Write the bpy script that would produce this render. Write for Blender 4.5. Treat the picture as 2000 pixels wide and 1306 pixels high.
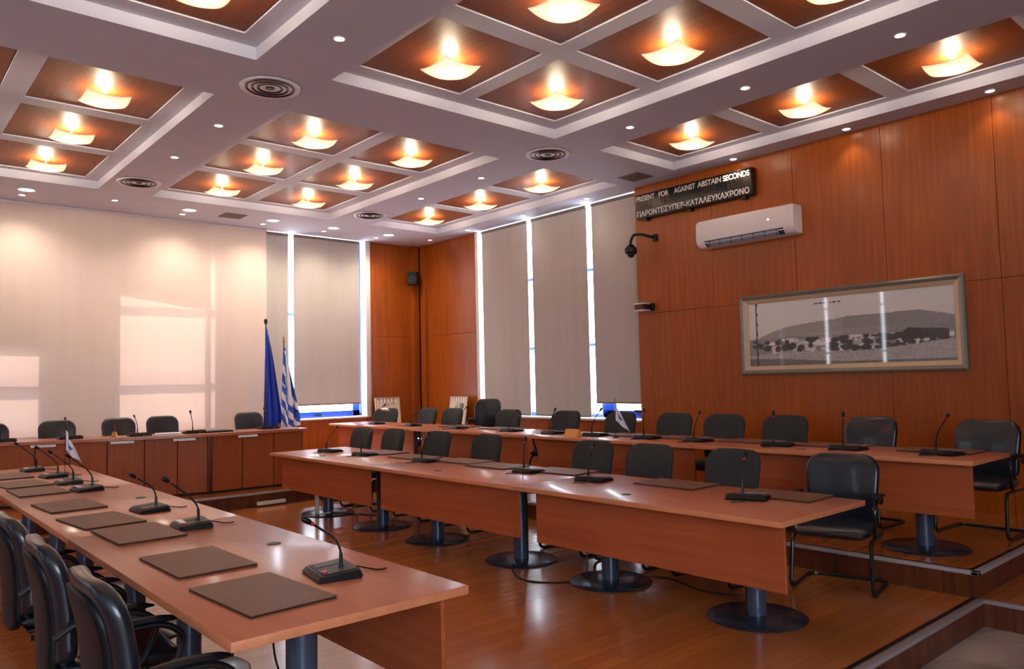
import bpy, bmesh, math, random
import numpy as np
from mathutils import Vector, Matrix
random.seed(7)
PI = math.pi
for o in list(bpy.data.objects): bpy.data.objects.remove(o)
scn = bpy.context.scene
C = scn.collection

# ------------------------------------------------------------------ camera
YAW, PITCH, ROLL = math.radians(48.9647), math.radians(3.4173), math.radians(-1.2676)
F_PX = 1499.07
cam_h = 1.546
fwd = Vector((math.cos(PITCH)*math.cos(YAW), math.cos(PITCH)*math.sin(YAW), math.sin(PITCH)))
rgt0 = Vector((math.sin(YAW), -math.cos(YAW), 0)); up0 = rgt0.cross(fwd)
rgt = math.cos(ROLL)*rgt0 + math.sin(ROLL)*up0
upv = -math.sin(ROLL)*rgt0 + math.cos(ROLL)*up0
cd = bpy.data.cameras.new('camera'); cam = bpy.data.objects.new('camera', cd); C.objects.link(cam)
m = Matrix((rgt, upv, -fwd)).transposed().to_4x4(); m.translation = Vector((0, 0, cam_h)); cam.matrix_world = m
cd.sensor_fit = 'HORIZONTAL'; cd.sensor_width = 36; cd.lens = F_PX/2000*36; cd.clip_start = 0.05; cd.clip_end = 200
scn.camera = cam

# ------------------------------------------------------------------ world, sun, exposure
scn.view_settings.view_transform = 'Standard'; scn.view_settings.look = 'None'
scn.view_settings.gamma = 1; scn.view_settings.exposure = 0.55; scn.view_settings.use_curve_mapping = False
w = bpy.data.worlds.new('sky'); scn.world = w; w.use_nodes = True
nt = w.node_tree; nt.nodes.clear()
wo = nt.nodes.new('ShaderNodeOutputWorld'); bg = nt.nodes.new('ShaderNodeBackground')
tc = nt.nodes.new('ShaderNodeTexCoord'); sp = nt.nodes.new('ShaderNodeSeparateXYZ'); rp = nt.nodes.new('ShaderNodeValToRGB')
nt.links.new(tc.outputs['Generated'], sp.inputs[0]); nt.links.new(sp.outputs['Z'], rp.inputs[0])
rp.color_ramp.elements[0].position = 0.0; rp.color_ramp.elements[0].color = (0.62, 0.66, 0.70, 1)
rp.color_ramp.elements[1].position = 0.5; rp.color_ramp.elements[1].color = (0.62, 0.78, 1.0, 1)
nt.links.new(rp.outputs[0], bg.inputs[0]); bg.inputs[1].default_value = 14.0
nt.links.new(bg.outputs[0], wo.inputs[0])
sd = bpy.data.lights.new('sun', 'SUN'); sd.energy = 55; sd.angle = math.radians(0.5); sd.color = (1.0, 0.80, 0.66)
sun = bpy.data.objects.new('sun', sd); C.objects.link(sun)
sun.rotation_euler = Vector((-0.12, -1.0, -1.19)).to_track_quat('-Z', 'Y').to_euler()

# room measures (z = 0 is the lower wooden platform)
ZC = 4.196                 # lower ceiling
XR, XRW = 8.31, 8.46       # wooden right wall, recessed window wall
YB = 12.48                 # screen / back wall line
XL = -2.70; YN = -4.0
STEP = 0.176

def portal(name, loc, rot, sx, sy):
    d = bpy.data.lights.new(name, 'AREA'); d.shape = 'RECTANGLE'; d.size = sx; d.size_y = sy
    d.cycles.is_portal = True
    o = bpy.data.objects.new(name, d); C.objects.link(o); o.location = loc; o.rotation_euler = rot
portal('daylight_portal', (-1.15, YN-0.3, 2.5), (PI/2, 0, 0), 2.8, 3.4)

# ------------------------------------------------------------------ materials
def L(c): return tuple(((x/255)/12.92 if x/255 <= 0.04045 else ((x/255+0.055)/1.055)**2.4) for x in c) + (1,)
def mat(name, col, rough=0.5, metal=0.0, spec=0.5, emis=None, estr=0, coat=0, bump=0, bscale=60, alpha=None):
    m = bpy.data.materials.new(name); m.use_nodes = True; n = m.node_tree; b = n.nodes['Principled BSDF']
    b.inputs['Base Color'].default_value = col if len(col) == 4 else (*col, 1)
    b.inputs['Roughness'].default_value = rough; b.inputs['Metallic'].default_value = metal
    b.inputs['Specular IOR Level'].default_value = spec; b.inputs['Coat Weight'].default_value = coat
    b.inputs['Coat Roughness'].default_value = 0.12
    if emis: b.inputs['Emission Color'].default_value = emis; b.inputs['Emission Strength'].default_value = estr
    t = n.nodes.new('ShaderNodeTexCoord'); nz = n.nodes.new('ShaderNodeTexNoise'); nz.inputs['Scale'].default_value = bscale
    n.links.new(t.outputs['Object'], nz.inputs['Vector'])
    mx = n.nodes.new('ShaderNodeMixRGB'); mx.blend_type = 'MULTIPLY'; mx.inputs[0].default_value = 0.12
    mx.inputs[1].default_value = b.inputs['Base Color'].default_value; n.links.new(nz.outputs['Fac'], mx.inputs[2]); n.links.new(mx.outputs[0], b.inputs['Base Color'])
    if bump:
        bp = n.nodes.new('ShaderNodeBump'); bp.inputs['Strength'].default_value = bump; bp.inputs['Distance'].default_value = 0.01
        n.links.new(nz.outputs['Fac'], bp.inputs['Height']); n.links.new(bp.outputs[0], b.inputs['Normal'])
    return m
def wood(name, c1, c2, c3, grain='z', scale=1.0, rough=0.35, coat=0.25, contrast=1.0, spec=0.5, coat_rough=0.1, patch=0.25, patch_scale=(0.9, 0.9, 0.4), straight=False):
    m = bpy.data.materials.new(name); m.use_nodes = True; n = m.node_tree; b = n.nodes['Principled BSDF']
    t = n.nodes.new('ShaderNodeTexCoord'); mp = n.nodes.new('ShaderNodeMapping')
    s = {'x': (0.7, 14, 14), 'y': (14, 0.7, 14), 'z': (14, 14, 0.7)}[grain]
    mp.inputs['Scale'].default_value = tuple(v*scale for v in s)
    n.links.new(t.outputs['Object'], mp.inputs[0])
    nz = n.nodes.new('ShaderNodeTexNoise'); nz.inputs['Scale'].default_value = 1.0; nz.inputs['Detail'].default_value = 6; nz.inputs['Distortion'].default_value = 0.05 if straight else 0.5
    n.links.new(mp.outputs[0], nz.inputs['Vector'])
    r = n.nodes.new('ShaderNodeValToRGB'); cr = r.color_ramp
    d = 0.16/contrast
    cr.elements[0].position = 0.5-d; cr.elements[0].color = c1
    cr.elements[1].position = 0.5+d; cr.elements[1].color = c3
    e = cr.elements.new(0.5); e.color = c2
    n.links.new(nz.outputs['Fac'], r.inputs[0])
    # slow tone drift between veneer leaves
    mp2 = n.nodes.new('ShaderNodeMapping'); mp2.inputs['Scale'].default_value = patch_scale; n.links.new(t.outputs['Object'], mp2.inputs[0])
    nz2 = n.nodes.new('ShaderNodeTexNoise'); nz2.inputs['Scale'].default_value = 1.3; n.links.new(mp2.outputs[0], nz2.inputs['Vector'])
    mr = n.nodes.new('ShaderNodeMapRange'); mr.inputs[1].default_value = 0.3; mr.inputs[2].default_value = 0.7; mr.inputs[3].default_value = 1-patch; mr.inputs[4].default_value = 1+patch*0.6
    n.links.new(nz2.outputs['Fac'], mr.inputs[0])
    mx = n.nodes.new('ShaderNodeVectorMath'); mx.operation = 'SCALE'
    n.links.new(r.outputs[0], mx.inputs[0]); n.links.new(mr.outputs[0], mx.inputs['Scale']); n.links.new(mx.outputs[0], b.inputs['Base Color'])
    b.inputs['Roughness'].default_value = rough; b.inputs['Coat Weight'].default_value = coat; b.inputs['Coat Roughness'].default_value = coat_rough
    b.inputs['Specular IOR Level'].default_value = spec
    return m
M = {}
M['wall_wood'] = wood('cherry_veneer_vertical', L((140, 64, 4)), L((154, 73, 8)), L((167, 83, 14)), 'z', 1.9, 0.36, 0.15, spec=0.4, coat_rough=0.2, contrast=.75, patch=.14, straight=True)
M['cab_wood'] = wood('cabinet_veneer', L((142, 68, 26)), L((150, 74, 30)), L((158, 80, 34)), 'z', 1.9, 0.5, 0.0, spec=0.3, contrast=.7, patch=.1, straight=True)
M['table_wood'] = wood('table_cherry_laminate', L((178, 98, 62)), L((186, 105, 68)), L((194, 112, 76)), 'y', 1.6, 0.38, 0.35, spec=0.5, coat_rough=0.15, patch=0.05, contrast=.7)
M['modesty_wood'] = wood('modesty_laminate', L((152, 72, 34)), L((164, 80, 40)), L((176, 90, 48)), 'y', 1.0, 0.4, 0.08, spec=0.4, patch=0.1, contrast=.8)
M['edge_wood'] = wood('table_edge_band', L((198, 120, 78)), L((206, 126, 84)), L((212, 134, 92)), 'y', 1.0, 0.4, 0.1, patch=0.05)
M['desk_wood'] = wood('presidium_top', L((150, 84, 58)), L((170, 98, 70)), L((186, 112, 84)), 'x', 1.0, 0.3, 0.15, patch=0.1)
M['panel_wood'] = wood('ceiling_veneer', L((118, 60, 24)), L((130, 68, 28)), L((140, 76, 34)), 'y', 2.4, 0.5, 0.05, spec=0.25, coat_rough=0.16, patch=0.06, contrast=.7, straight=True)
M['white'] = mat('ceiling_paint', L((206, 206, 222)), 0.75, bscale=3)
M['white_gloss'] = mat('white_plastic', L((232, 228, 230)), 0.35)
M['plaster'] = mat('wall_plaster', L((205, 200, 195)), 0.8, bscale=4)
M['black_fabric'] = mat('charcoal_fabric', L((54, 52, 50)), 0.85, spec=0.3, bump=0.15, bscale=400)
M['black_leather'] = mat('black_leatherette', L((17, 23, 33)), 0.3, spec=0.5, coat=.3, bump=0.05, bscale=120)
M['shell'] = mat('black_shell', L((10, 13, 19)), 0.45, spec=0.25, bump=0.04, bscale=90)
M['black_metal'] = mat('black_tube', L((16, 17, 20)), 0.3, spec=0.6)
M['grey_metal'] = mat('blue_grey_column', L((74, 84, 104)), 0.28, metal=0.3)
M['disc_metal'] = mat('dark_disc', L((48, 54, 66)), 0.25, metal=0.2)
M['nosing'] = mat('aluminium_nosing', L((176, 168, 166)), 0.4, metal=0.3)
M['black_plastic'] = mat('black_plastic', L((13, 14, 15)), 0.42, spec=.35)
M['grey_plastic'] = mat('grey_plate', L((66, 65, 60)), 0.5, spec=.3)
M['label_glare'] = mat('pale_label_glare', L((205, 208, 215)), 0.25)
M['red'] = mat('red_plastic', L((190, 30, 45)), 0.35)
M['pad'] = mat('brown_leather_pad', L((122, 80, 57)), 0.5, spec=0.28, bump=0.06, bscale=250)
M['pad_edge'] = mat('dark_pad_edge', L((52, 34, 34)), 0.35)
M['blue_frame'] = mat('blue_window_frame', L((30, 80, 205)), 0.35)
M['sill'] = mat('pale_sill', L((225, 215, 210)), 0.4)
M['dark_frame'] = mat('silvered_frame', L((135, 130, 122)), 0.35, metal=0.35)
M['gold_frame'] = mat('champagne_slip', L((205, 180, 150)), 0.4, metal=0.2)
M['gold'] = mat('brass', L((212, 170, 90)), 0.25, metal=0.9)
M['orange_wood'] = mat('pale_oak', L((226, 150, 70)), 0.5)
M['paper'] = mat('paper', L((230, 226, 222)), 0.7)
M['cream'] = mat('cream_plastic', L((215, 205, 190)), 0.5)
M['gap_black'] = mat('shadow_gap', L((30, 14, 8)), 0.8)
M['eu_blue'] = mat('blue_flag_cloth', L((26, 60, 190)), 0.6)
M['board'] = mat('scoreboard_face', L((14, 14, 18)), 0.3)
M['segment'] = mat('unlit_segment', L((66, 46, 30)), 0.4)
M['letter'] = mat('white_letter', L((235, 232, 225)), 0.5)
M['letter_glow'] = mat('added_glow_letter', L((240, 235, 210)), 0.5, emis=(1, 0.95, 0.75, 1), estr=0.9)  # emission added to brighten reflective white lettering

def floor_mat():
    m = bpy.data.materials.new('parquet_boards'); m.use_nodes = True; n = m.node_tree; b = n.nodes['Principled BSDF']
    t = n.nodes.new('ShaderNodeTexCoord')
    mp = n.nodes.new('ShaderNodeMapping'); mp.inputs['Rotation'].default_value = (0, 0, 0); n.links.new(t.outputs['Object'], mp.inputs[0])
    br = n.nodes.new('ShaderNodeTexBrick'); br.inputs['Scale'].default_value = 1.0; br.inputs['Brick Width'].default_value = 1.25; br.inputs['Row Height'].default_value = 0.095
    br.inputs['Mortar Size'].default_value = 0.0016; br.inputs['Color1'].default_value = L((178, 104, 46)); br.inputs['Color2'].default_value = L((166, 92, 40)); br.inputs['Mortar'].default_value = L((146, 80, 34)); br.offset = 0.37
    n.links.new(mp.outputs[0], br.inputs['Vector'])
    m2 = n.nodes.new('ShaderNodeMapping'); m2.inputs['Scale'].default_value = (1.2, 22, 1); n.links.new(t.outputs['Object'], m2.inputs[0])
    nz = n.nodes.new('ShaderNodeTexNoise'); nz.inputs['Scale'].default_value = 1; nz.inputs['Detail'].default_value = 5; n.links.new(m2.outputs[0], nz.inputs['Vector'])
    mr = n.nodes.new('ShaderNodeMapRange'); mr.inputs[1].default_value = 0.3; mr.inputs[2].default_value = 0.7; mr.inputs[3].default_value = 0.88; mr.inputs[4].default_value = 1.10; n.links.new(nz.outputs['Fac'], mr.inputs[0])
    v = n.nodes.new('ShaderNodeVectorMath'); v.operation = 'SCALE'; n.links.new(br.outputs['Color'], v.inputs[0]); n.links.new(mr.outputs[0], v.inputs['Scale'])
    n.links.new(v.outputs[0], b.inputs['Base Color'])
    b.inputs['Roughness'].default_value = 0.22; b.inputs['Specular IOR Level'].default_value = 0.5
    b.inputs['Coat Weight'].default_value = 0.25; b.inputs['Coat Roughness'].default_value = 0.12
    return m
M['floor'] = floor_mat()
def riser_mat():
    m = wood('ribbed_riser', L((70, 30, 14)), L((92, 42, 20)), L((106, 52, 26)), 'z', 1.5, 0.4, 0.1)
    n = m.node_tree; b = n.nodes['Principled BSDF']; t = n.nodes.new('ShaderNodeTexCoord')
    wv = n.nodes.new('ShaderNodeTexWave'); wv.inputs['Scale'].default_value = 26; wv.bands_direction = 'DIAGONAL'
    bp = n.nodes.new('ShaderNodeBump'); bp.inputs['Strength'].default_value = 0.4; bp.inputs['Distance'].default_value = 0.004
    n.links.new(t.outputs['Object'], wv.inputs['Vector']); n.links.new(wv.outputs['Fac'], bp.inputs['Height']); n.links.new(bp.outputs[0], b.inputs['Normal'])
    return m
M['riser'] = riser_mat()
def tile_mat():
    m = bpy.data.materials.new('beige_marble_tile'); m.use_nodes = True; n = m.node_tree; b = n.nodes['Principled BSDF']
    t = n.nodes.new('ShaderNodeTexCoord'); nz = n.nodes.new('ShaderNodeTexNoise'); nz.inputs['Scale'].default_value = 1.6; nz.inputs['Detail'].default_value = 7; nz.inputs['Distortion'].default_value = 1.4
    n.links.new(t.outputs['Object'], nz.inputs['Vector'])
    r = n.nodes.new('ShaderNodeValToRGB'); r.color_ramp.elements[0].position = 0.38; r.color_ramp.elements[0].color = L((150, 130, 112)); r.color_ramp.elements[1].position = 0.6; r.color_ramp.elements[1].color = L((186, 168, 150))
    n.links.new(nz.outputs['Fac'], r.inputs[0])
    br = n.nodes.new('ShaderNodeTexBrick'); br.offset = 0; br.inputs['Scale'].default_value = 1; br.inputs['Brick Width'].default_value = 0.6; br.inputs['Row Height'].default_value = 0.6; br.inputs['Mortar Size'].default_value = 0.003
    br.inputs['Color1'].default_value = br.inputs['Color2'].default_value = (1, 1, 1, 1); br.inputs['Mortar'].default_value = (0.45, 0.42, 0.4, 1)
    mp = n.nodes.new('ShaderNodeMapping'); mp.inputs['Rotation'].default_value = (0, 0, 0.6); n.links.new(t.outputs['Object'], mp.inputs[0]); n.links.new(mp.outputs[0], br.inputs['Vector'])
    mx = n.nodes.new('ShaderNodeMixRGB'); mx.blend_type = 'MULTIPLY'; mx.inputs[0].default_value = 1; n.links.new(r.outputs[0], mx.inputs[1]); n.links.new(br.outputs['Color'], mx.inputs[2])
    n.links.new(mx.outputs[0], b.inputs['Base Color']); b.inputs['Roughness'].default_value = 0.35
    return m
M['tile'] = tile_mat()
def fabric(name, col, tcol, trans, scale=350, amp=0.1, streak=0.05):
    m = bpy.data.materials.new(name); m.use_nodes = True; n = m.node_tree; n.nodes.clear()
    o = n.nodes.new('ShaderNodeOutputMaterial'); d = n.nodes.new('ShaderNodeBsdfDiffuse'); t = n.nodes.new('ShaderNodeBsdfTranslucent'); mx = n.nodes.new('ShaderNodeMixShader')
    c = n.nodes.new('ShaderNodeTexCoord'); k = n.nodes.new('ShaderNodeTexChecker'); k.inputs['Scale'].default_value = scale
    k.inputs['Color1'].default_value = (1, 1, 1, 1); k.inputs['Color2'].default_value = (1-amp, 1-amp, 1-amp, 1)
    n.links.new(c.outputs['Object'], k.inputs['Vector'])
    mp = n.nodes.new('ShaderNodeMapping'); mp.inputs['Scale'].default_value = (5, 5, 0.4); nz = n.nodes.new('ShaderNodeTexNoise'); nz.inputs['Scale'].default_value = 1.0; nz.inputs['Detail'].default_value = 4
    n.links.new(c.outputs['Object'], mp.inputs[0]); n.links.new(mp.outputs[0], nz.inputs['Vector'])
    mr = n.nodes.new('ShaderNodeMapRange'); mr.inputs[1].default_value = .3; mr.inputs[2].default_value = .7; mr.inputs[3].default_value = 1-streak; mr.inputs[4].default_value = 1+streak; n.links.new(nz.outputs['Fac'], mr.inputs[0])
    a = n.nodes.new('ShaderNodeMixRGB'); a.blend_type = 'MULTIPLY'; a.inputs[0].default_value = 1; a.inputs[1].default_value = col; n.links.new(k.outputs['Color'], a.inputs[2])
    v = n.nodes.new('ShaderNodeVectorMath'); v.operation = 'SCALE'; n.links.new(a.outputs[0], v.inputs[0]); n.links.new(mr.outputs[0], v.inputs['Scale'])
    n.links.new(v.outputs[0], d.inputs['Color']); t.inputs['Color'].default_value = tcol; mx.inputs[0].default_value = trans
    n.links.new(d.outputs[0], mx.inputs[1]); n.links.new(t.outputs[0], mx.inputs[2]); n.links.new(mx.outputs[0], o.inputs[0])
    return m
M['screen'] = fabric('cream_screen_fabric', L((228, 208, 196)), (0.95, 0.72, 0.62, 1), 0.021, 300, 0.05, 0.03)
M['blind'] = fabric('grey_blind_fabric', L((190, 182, 176)), (0.6, 0.6, 0.62, 1), 0.012, 260, 0.12, 0.05)
def glass_shade():
    m = bpy.data.materials.new('frosted_cream_glass'); m.use_nodes = True; n = m.node_tree; n.nodes.clear()
    o = n.nodes.new('ShaderNodeOutputMaterial'); d = n.nodes.new('ShaderNodeBsdfTranslucent'); d.inputs[0].default_value = (1, 0.92, 0.78, 1)
    g = n.nodes.new('ShaderNodeBsdfPrincipled'); g.inputs['Base Color'].default_value = (0.9, 0.8, 0.65, 1); g.inputs['Roughness'].default_value = 0.15
    e = n.nodes.new('ShaderNodeEmission'); e.inputs[0].default_value = (1, 0.85, 0.66, 1); e.inputs[1].default_value = 0.2
    nz = n.nodes.new('ShaderNodeTexNoise'); nz.inputs['Scale'].default_value = 7; c = n.nodes.new('ShaderNodeTexCoord'); n.links.new(c.outputs['Object'], nz.inputs['Vector'])
    mr = n.nodes.new('ShaderNodeMapRange'); mr.inputs[3].default_value = 0.12; mr.inputs[4].default_value = 0.3; n.links.new(nz.outputs['Fac'], mr.inputs[0]); n.links.new(mr.outputs[0], e.inputs[1])
    x = n.nodes.new('ShaderNodeMixShader'); x.inputs[0].default_value = 0.25; a = n.nodes.new('ShaderNodeAddShader')
    n.links.new(d.outputs[0], x.inputs[1]); n.links.new(g.outputs[0], x.inputs[2]); n.links.new(x.outputs[0], a.inputs[0]); n.links.new(e.outputs[0], a.inputs[1]); n.links.new(a.outputs[0], o.inputs[0])
    return m
M['shade'] = glass_shade()
M['bulb'] = mat('lit_bulb', (1, .9, .7), 0.4, emis=(1, 0.86, 0.66, 1), estr=6)
M['lens'] = mat('downlight_lens', (1, .95, .9), 0.4, emis=(1, 0.93, 0.85, 1), estr=9)
M['lens_big'] = mat('large_downlight_lens', (1, .95, .9), 0.4, emis=(1, 0.93, 0.84, 1), estr=3.2)
def glass_mat():
    m = bpy.data.materials.new('window_glass'); m.use_nodes = True; n = m.node_tree; n.nodes.clear()
    o = n.nodes.new('ShaderNodeOutputMaterial'); t = n.nodes.new('ShaderNodeBsdfTransparent'); g = n.nodes.new('ShaderNodeBsdfGlossy'); g.inputs['Roughness'].default_value = 0.02
    x = n.nodes.new('ShaderNodeMixShader'); x.inputs[0].default_value = 0.05
    n.links.new(t.outputs[0], x.inputs[1]); n.links.new(g.outputs[0], x.inputs[2]); n.links.new(x.outputs[0], o.inputs[0])
    return m
M['glass'] = glass_mat()
def attr_mat(name, rough=0.6, coat=0.0):
    m = bpy.data.materials.new(name); m.use_nodes = True; n = m.node_tree; b = n.nodes['Principled BSDF']
    a = n.nodes.new('ShaderNodeAttribute'); a.attribute_name = 'print'; n.links.new(a.outputs['Color'], b.inputs['Base Color'])
    b.inputs['Roughness'].default_value = rough; b.inputs['Coat Weight'].default_value = coat; b.inputs['Coat Roughness'].default_value = 0.03
    return m
M['print'] = attr_mat('printed_photograph', 0.6, 1.0); M['cloth_print'] = attr_mat('printed_flag_cloth', 0.7); M['poster'] = attr_mat('printed_poster', 0.5)

# ------------------------------------------------------------------ mesh helpers
class MB:
    def __init__(s): s.b = bmesh.new()
    def box(s, x0, x1, y0, y1, z0, z1, bev=0.0, seg=2, mx=None, mi=0):
        b2 = bmesh.new(); bmesh.ops.create_cube(b2, size=1)
        for v in b2.verts: v.co = Vector(((x0+x1)/2+v.co.x*(x1-x0), (y0+y1)/2+v.co.y*(y1-y0), (z0+z1)/2+v.co.z*(z1-z0)))
        if bev: bmesh.ops.bevel(b2, geom=b2.edges[:], offset=bev, segments=seg, profile=0.5, affect='EDGES')
        s.join(b2, mx, mi); return s
    def join(s, b2, mx=None, mi=0):
        if mx is not None: bmesh.ops.transform(b2, matrix=mx, verts=b2.verts[:])
        mp = {v: s.b.verts.new(v.co) for v in b2.verts}
        for f in b2.faces:
            try:
                g = s.b.faces.new([mp[v] for v in f.verts]); g.material_index = mi
            except ValueError: pass
        b2.free(); return s
    def cyl(s, p0, p1, r0, r1=None, seg=20, mi=0):
        r1 = r0 if r1 is None else r1
        p0, p1 = Vector(p0), Vector(p1); d = p1-p0
        b2 = bmesh.new(); bmesh.ops.create_cone(b2, cap_ends=True, segments=seg, radius1=r0, radius2=r1, depth=d.length)
        q = Vector((0, 0, 1)).rotation_difference(d.normalized()).to_matrix().to_4x4(); q.translation = (p0+p1)/2
        return s.join(b2, q, mi)
    def sph(s, c, r, sx=1, sy=1, sz=1, seg=16, mi=0):
        b2 = bmesh.new(); bmesh.ops.create_uvsphere(b2, u_segments=seg, v_segments=max(6, seg//2), radius=r)
        return s.join(b2, Matrix.Translation(c) @ Matrix.Diagonal((sx, sy, sz, 1)), mi)
    def loft(s, rings, caps=True, closed=True, mi=0):
        vs = [[s.b.verts.new(p) for p in r] for r in rings]; n = len(rings[0])
        for a, b in zip(vs, vs[1:]):
            for i in range(n if closed else n-1):
                j = (i+1) % n
                f = s.b.faces.new((a[i], a[j], b[j], b[i])); f.material_index = mi
        if caps:
            for r in (vs[0][::-1], vs[-1]):
                f = s.b.faces.new(r); f.material_index = mi
        return s
    def tube(s, pts, r, seg=10, mi=0, radii=None):
        P = [Vector(p) for p in pts]; rings = []
        up = None
        for i, p in enumerate(P):
            t = (P[min(i+1, len(P)-1)]-P[max(i-1, 0)]).normalized()
            if up is None: up = t.orthogonal().normalized()
            else: up = (up-t*up.dot(t)).normalized()
            sd = t.cross(up); rr = radii[i] if radii else r
            rings.append([p+rr*(math.cos(2*PI*k/seg)*up+math.sin(2*PI*k/seg)*sd) for k in range(seg)])
        return s.loft(rings, mi=mi)
    def prism(s, poly, axis, a0, a1, mi=0):
        def P(p, a): return {'x': (a, p[0], p[1]), 'y': (p[0], a, p[1]), 'z': (p[0], p[1], a)}[axis]
        return s.loft([[P(p, a0) for p in poly], [P(p, a1) for p in poly]], mi=mi)
    def lathe(s, prof, c=(0, 0, 0), seg=32, mi=0):
        rings = [[(c[0]+r*math.cos(2*PI*k/seg), c[1]+r*math.sin(2*PI*k/seg), c[2]+z) for k in range(seg)] for r, z in prof]
        return s.loft(rings, mi=mi)
    def mesh(s, name, mats, smooth=True, ang=35):
        bmesh.ops.recalc_face_normals(s.b, faces=s.b.faces[:])
        me = bpy.data.meshes.new(name); s.b.to_mesh(me); s.b.free()
        for m_ in (mats if isinstance(mats, (list, tuple)) else [mats]): me.materials.append(m_)
        if smooth:
            me.polygons.foreach_set('use_smooth', [True]*len(me.polygons))
            me.set_sharp_from_angle(angle=math.radians(ang))
        return me
    def obj(s, name, mats, parent=None, smooth=True, ang=35):
        return link(name, s.mesh(name, mats, smooth, ang), parent)
def link(name, data, parent=None, loc=None):
    o = bpy.data.objects.new(name, data); C.objects.link(o)
    if parent: o.parent = parent
    if loc: o.location = loc
    return o
def smoothpath(pts, n=8):
    P = [Vector(p) for p in pts]; P = [P[0]]+P+[P[-1]]; out = []
    for i in range(1, len(P)-2):
        for k in range(n):
            t = k/n; a, b, c, d = P[i-1], P[i], P[i+1], P[i+2]
            out.append(0.5*((2*b)+(c-a)*t+(2*a-5*b+4*c-d)*t*t+(3*b-3*c+d-a)*t**3))
    out.append(P[-2]); return out
def fillet(pts, r, n=5):
    P = [Vector(p) for p in pts]; out = [P[0]]
    for i in range(1, len(P)-1):
        a = (P[i-1]-P[i]).normalized(); b = (P[i+1]-P[i]).normalized()
        rr = min(r, (P[i-1]-P[i]).length*.48, (P[i+1]-P[i]).length*.48)
        s, e = P[i]+a*rr, P[i]+b*rr
        for k in range(n+1):
            t = k/n; out.append((1-t)**2*s+2*t*(1-t)*P[i]+t*t*e)
    out.append(P[-1]); return out
def tag(o, label=None, cat=None, group=None, kind=None):
    if label: o['label'] = label
    if cat: o['category'] = cat
    if group: o['group'] = group
    if kind: o['kind'] = kind
    return o
def thing(name, label, cat, loc=(0, 0, 0), rz=0, group=None):
    o = bpy.data.objects.new(name, None); C.objects.link(o); o.location = loc; o.rotation_euler = (0, 0, rz); o.empty_display_size = 0.1
    return tag(o, label, cat, group)
def struct(o, label=None): o['kind'] = 'structure'; (label and tag(o, label)); return o
def copy_tree(o, parent=None, loc=None, rz=None, label=None, scale=None):
    c = o.copy(); C.objects.link(c)
    if parent: c.parent = parent
    for ch in [x for x in bpy.data.objects if x.parent == o]: copy_tree(ch, c)
    if loc is not None: c.location = loc
    if rz is not None: c.rotation_euler = (0, 0, rz)
    if label: c['label'] = label
    if scale: c.scale = scale
    return c
ORD = ['first', 'second', 'third', 'fourth', 'fifth', 'sixth', 'seventh', 'eighth', 'ninth', 'tenth', 'eleventh', 'twelfth']

# ------------------------------------------------------------------ room shell: floors and steps
YE = 1.915; XE = 5.82; YD = 9.68
b = MB(); b.box(XL-.4, XR+.3, YN-.2, YE+0.4, -STEP-.08, -STEP); struct(b.obj('floor', M['tile'], smooth=False))
b = MB()
b.b.faces.new([b.b.verts.new(p) for p in ((XL, YE+.03, 0), (XE+.03, YE+.03, 0), (XE+.03, YD+.1, 0), (XL, YD+.1, 0))])
b.b.faces.new([b.b.verts.new(p) for p in ((XE+.03, YN, 0), (XR+.02, YN, 0), (XR+.02, YE+.1, 0), (XE+.03, YE+.1, 0))])
struct(b.obj('floor_lower_platform', M['floor'], smooth=False))
Z2 = STEP
b = MB()
b.b.faces.new([b.b.verts.new(p) for p in ((XE+.03, YE+.06, Z2), (XRW+.02, YE+.06, Z2), (XRW+.02, YB+.05, Z2), (XE+.03, YB+.05, Z2))])
b.b.faces.new([b.b.verts.new(p) for p in ((XL, YD+.03, Z2), (XE+.03, YD+.03, Z2), (XE+.03, YB+.05, Z2), (XL, YB+.05, Z2))])
struct(b.obj('floor_upper_platform', M['floor'], smooth=False))
b = MB()
b.box(XL, XE+.02, YE+.005, YE+.03, -STEP, -.02); b.box(XE+.005, XE+.03, YN, YE+.005, -STEP, -.02)
b.box(XE+.005, XE+.03, YE+.06, YD+.03, 0, Z2-.02); b.box(XE+.005, XR+.02, YE+.035, YE+.06, 0, Z2-.02); b.box(XL, XE+.03, YD+.005, YD+.03, 0, Z2-.02)
struct(b.obj('trim_1', M['riser'], smooth=False))
b = MB(); nz = .028
b.box(XL, XE, YE-.006, YE+.045, -.022, .004, .005); b.box(XE-.006, XE+.045, YN, YE+.03, -.022, .004, .005)
b.box(XE-.006, XE+.045, YE+.02, YD, Z2-.022, Z2+.004, .005); b.box(XE-.006, XR, YE+.02, YE+.07, Z2-.022, Z2+.004, .005)
b.box(XL, XE+.04, YD-.006, YD+.045, Z2-.022, Z2+.004, .005)
struct(b.obj('trim_2', M['nosing']))
b = MB()   # black rubber inlay strips behind the nosing
b.box(XL, XE, YE+.05, YE+.075, -.001, .003); b.box(XE+.05, XR, YE+.075, YE+.095, Z2-.001, Z2+.003); b.box(XE+.05, XE+.07, YE+.075, YD, Z2-.001, Z2+.003)
struct(b.obj('trim_3', M['black_plastic'], smooth=False))

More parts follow.
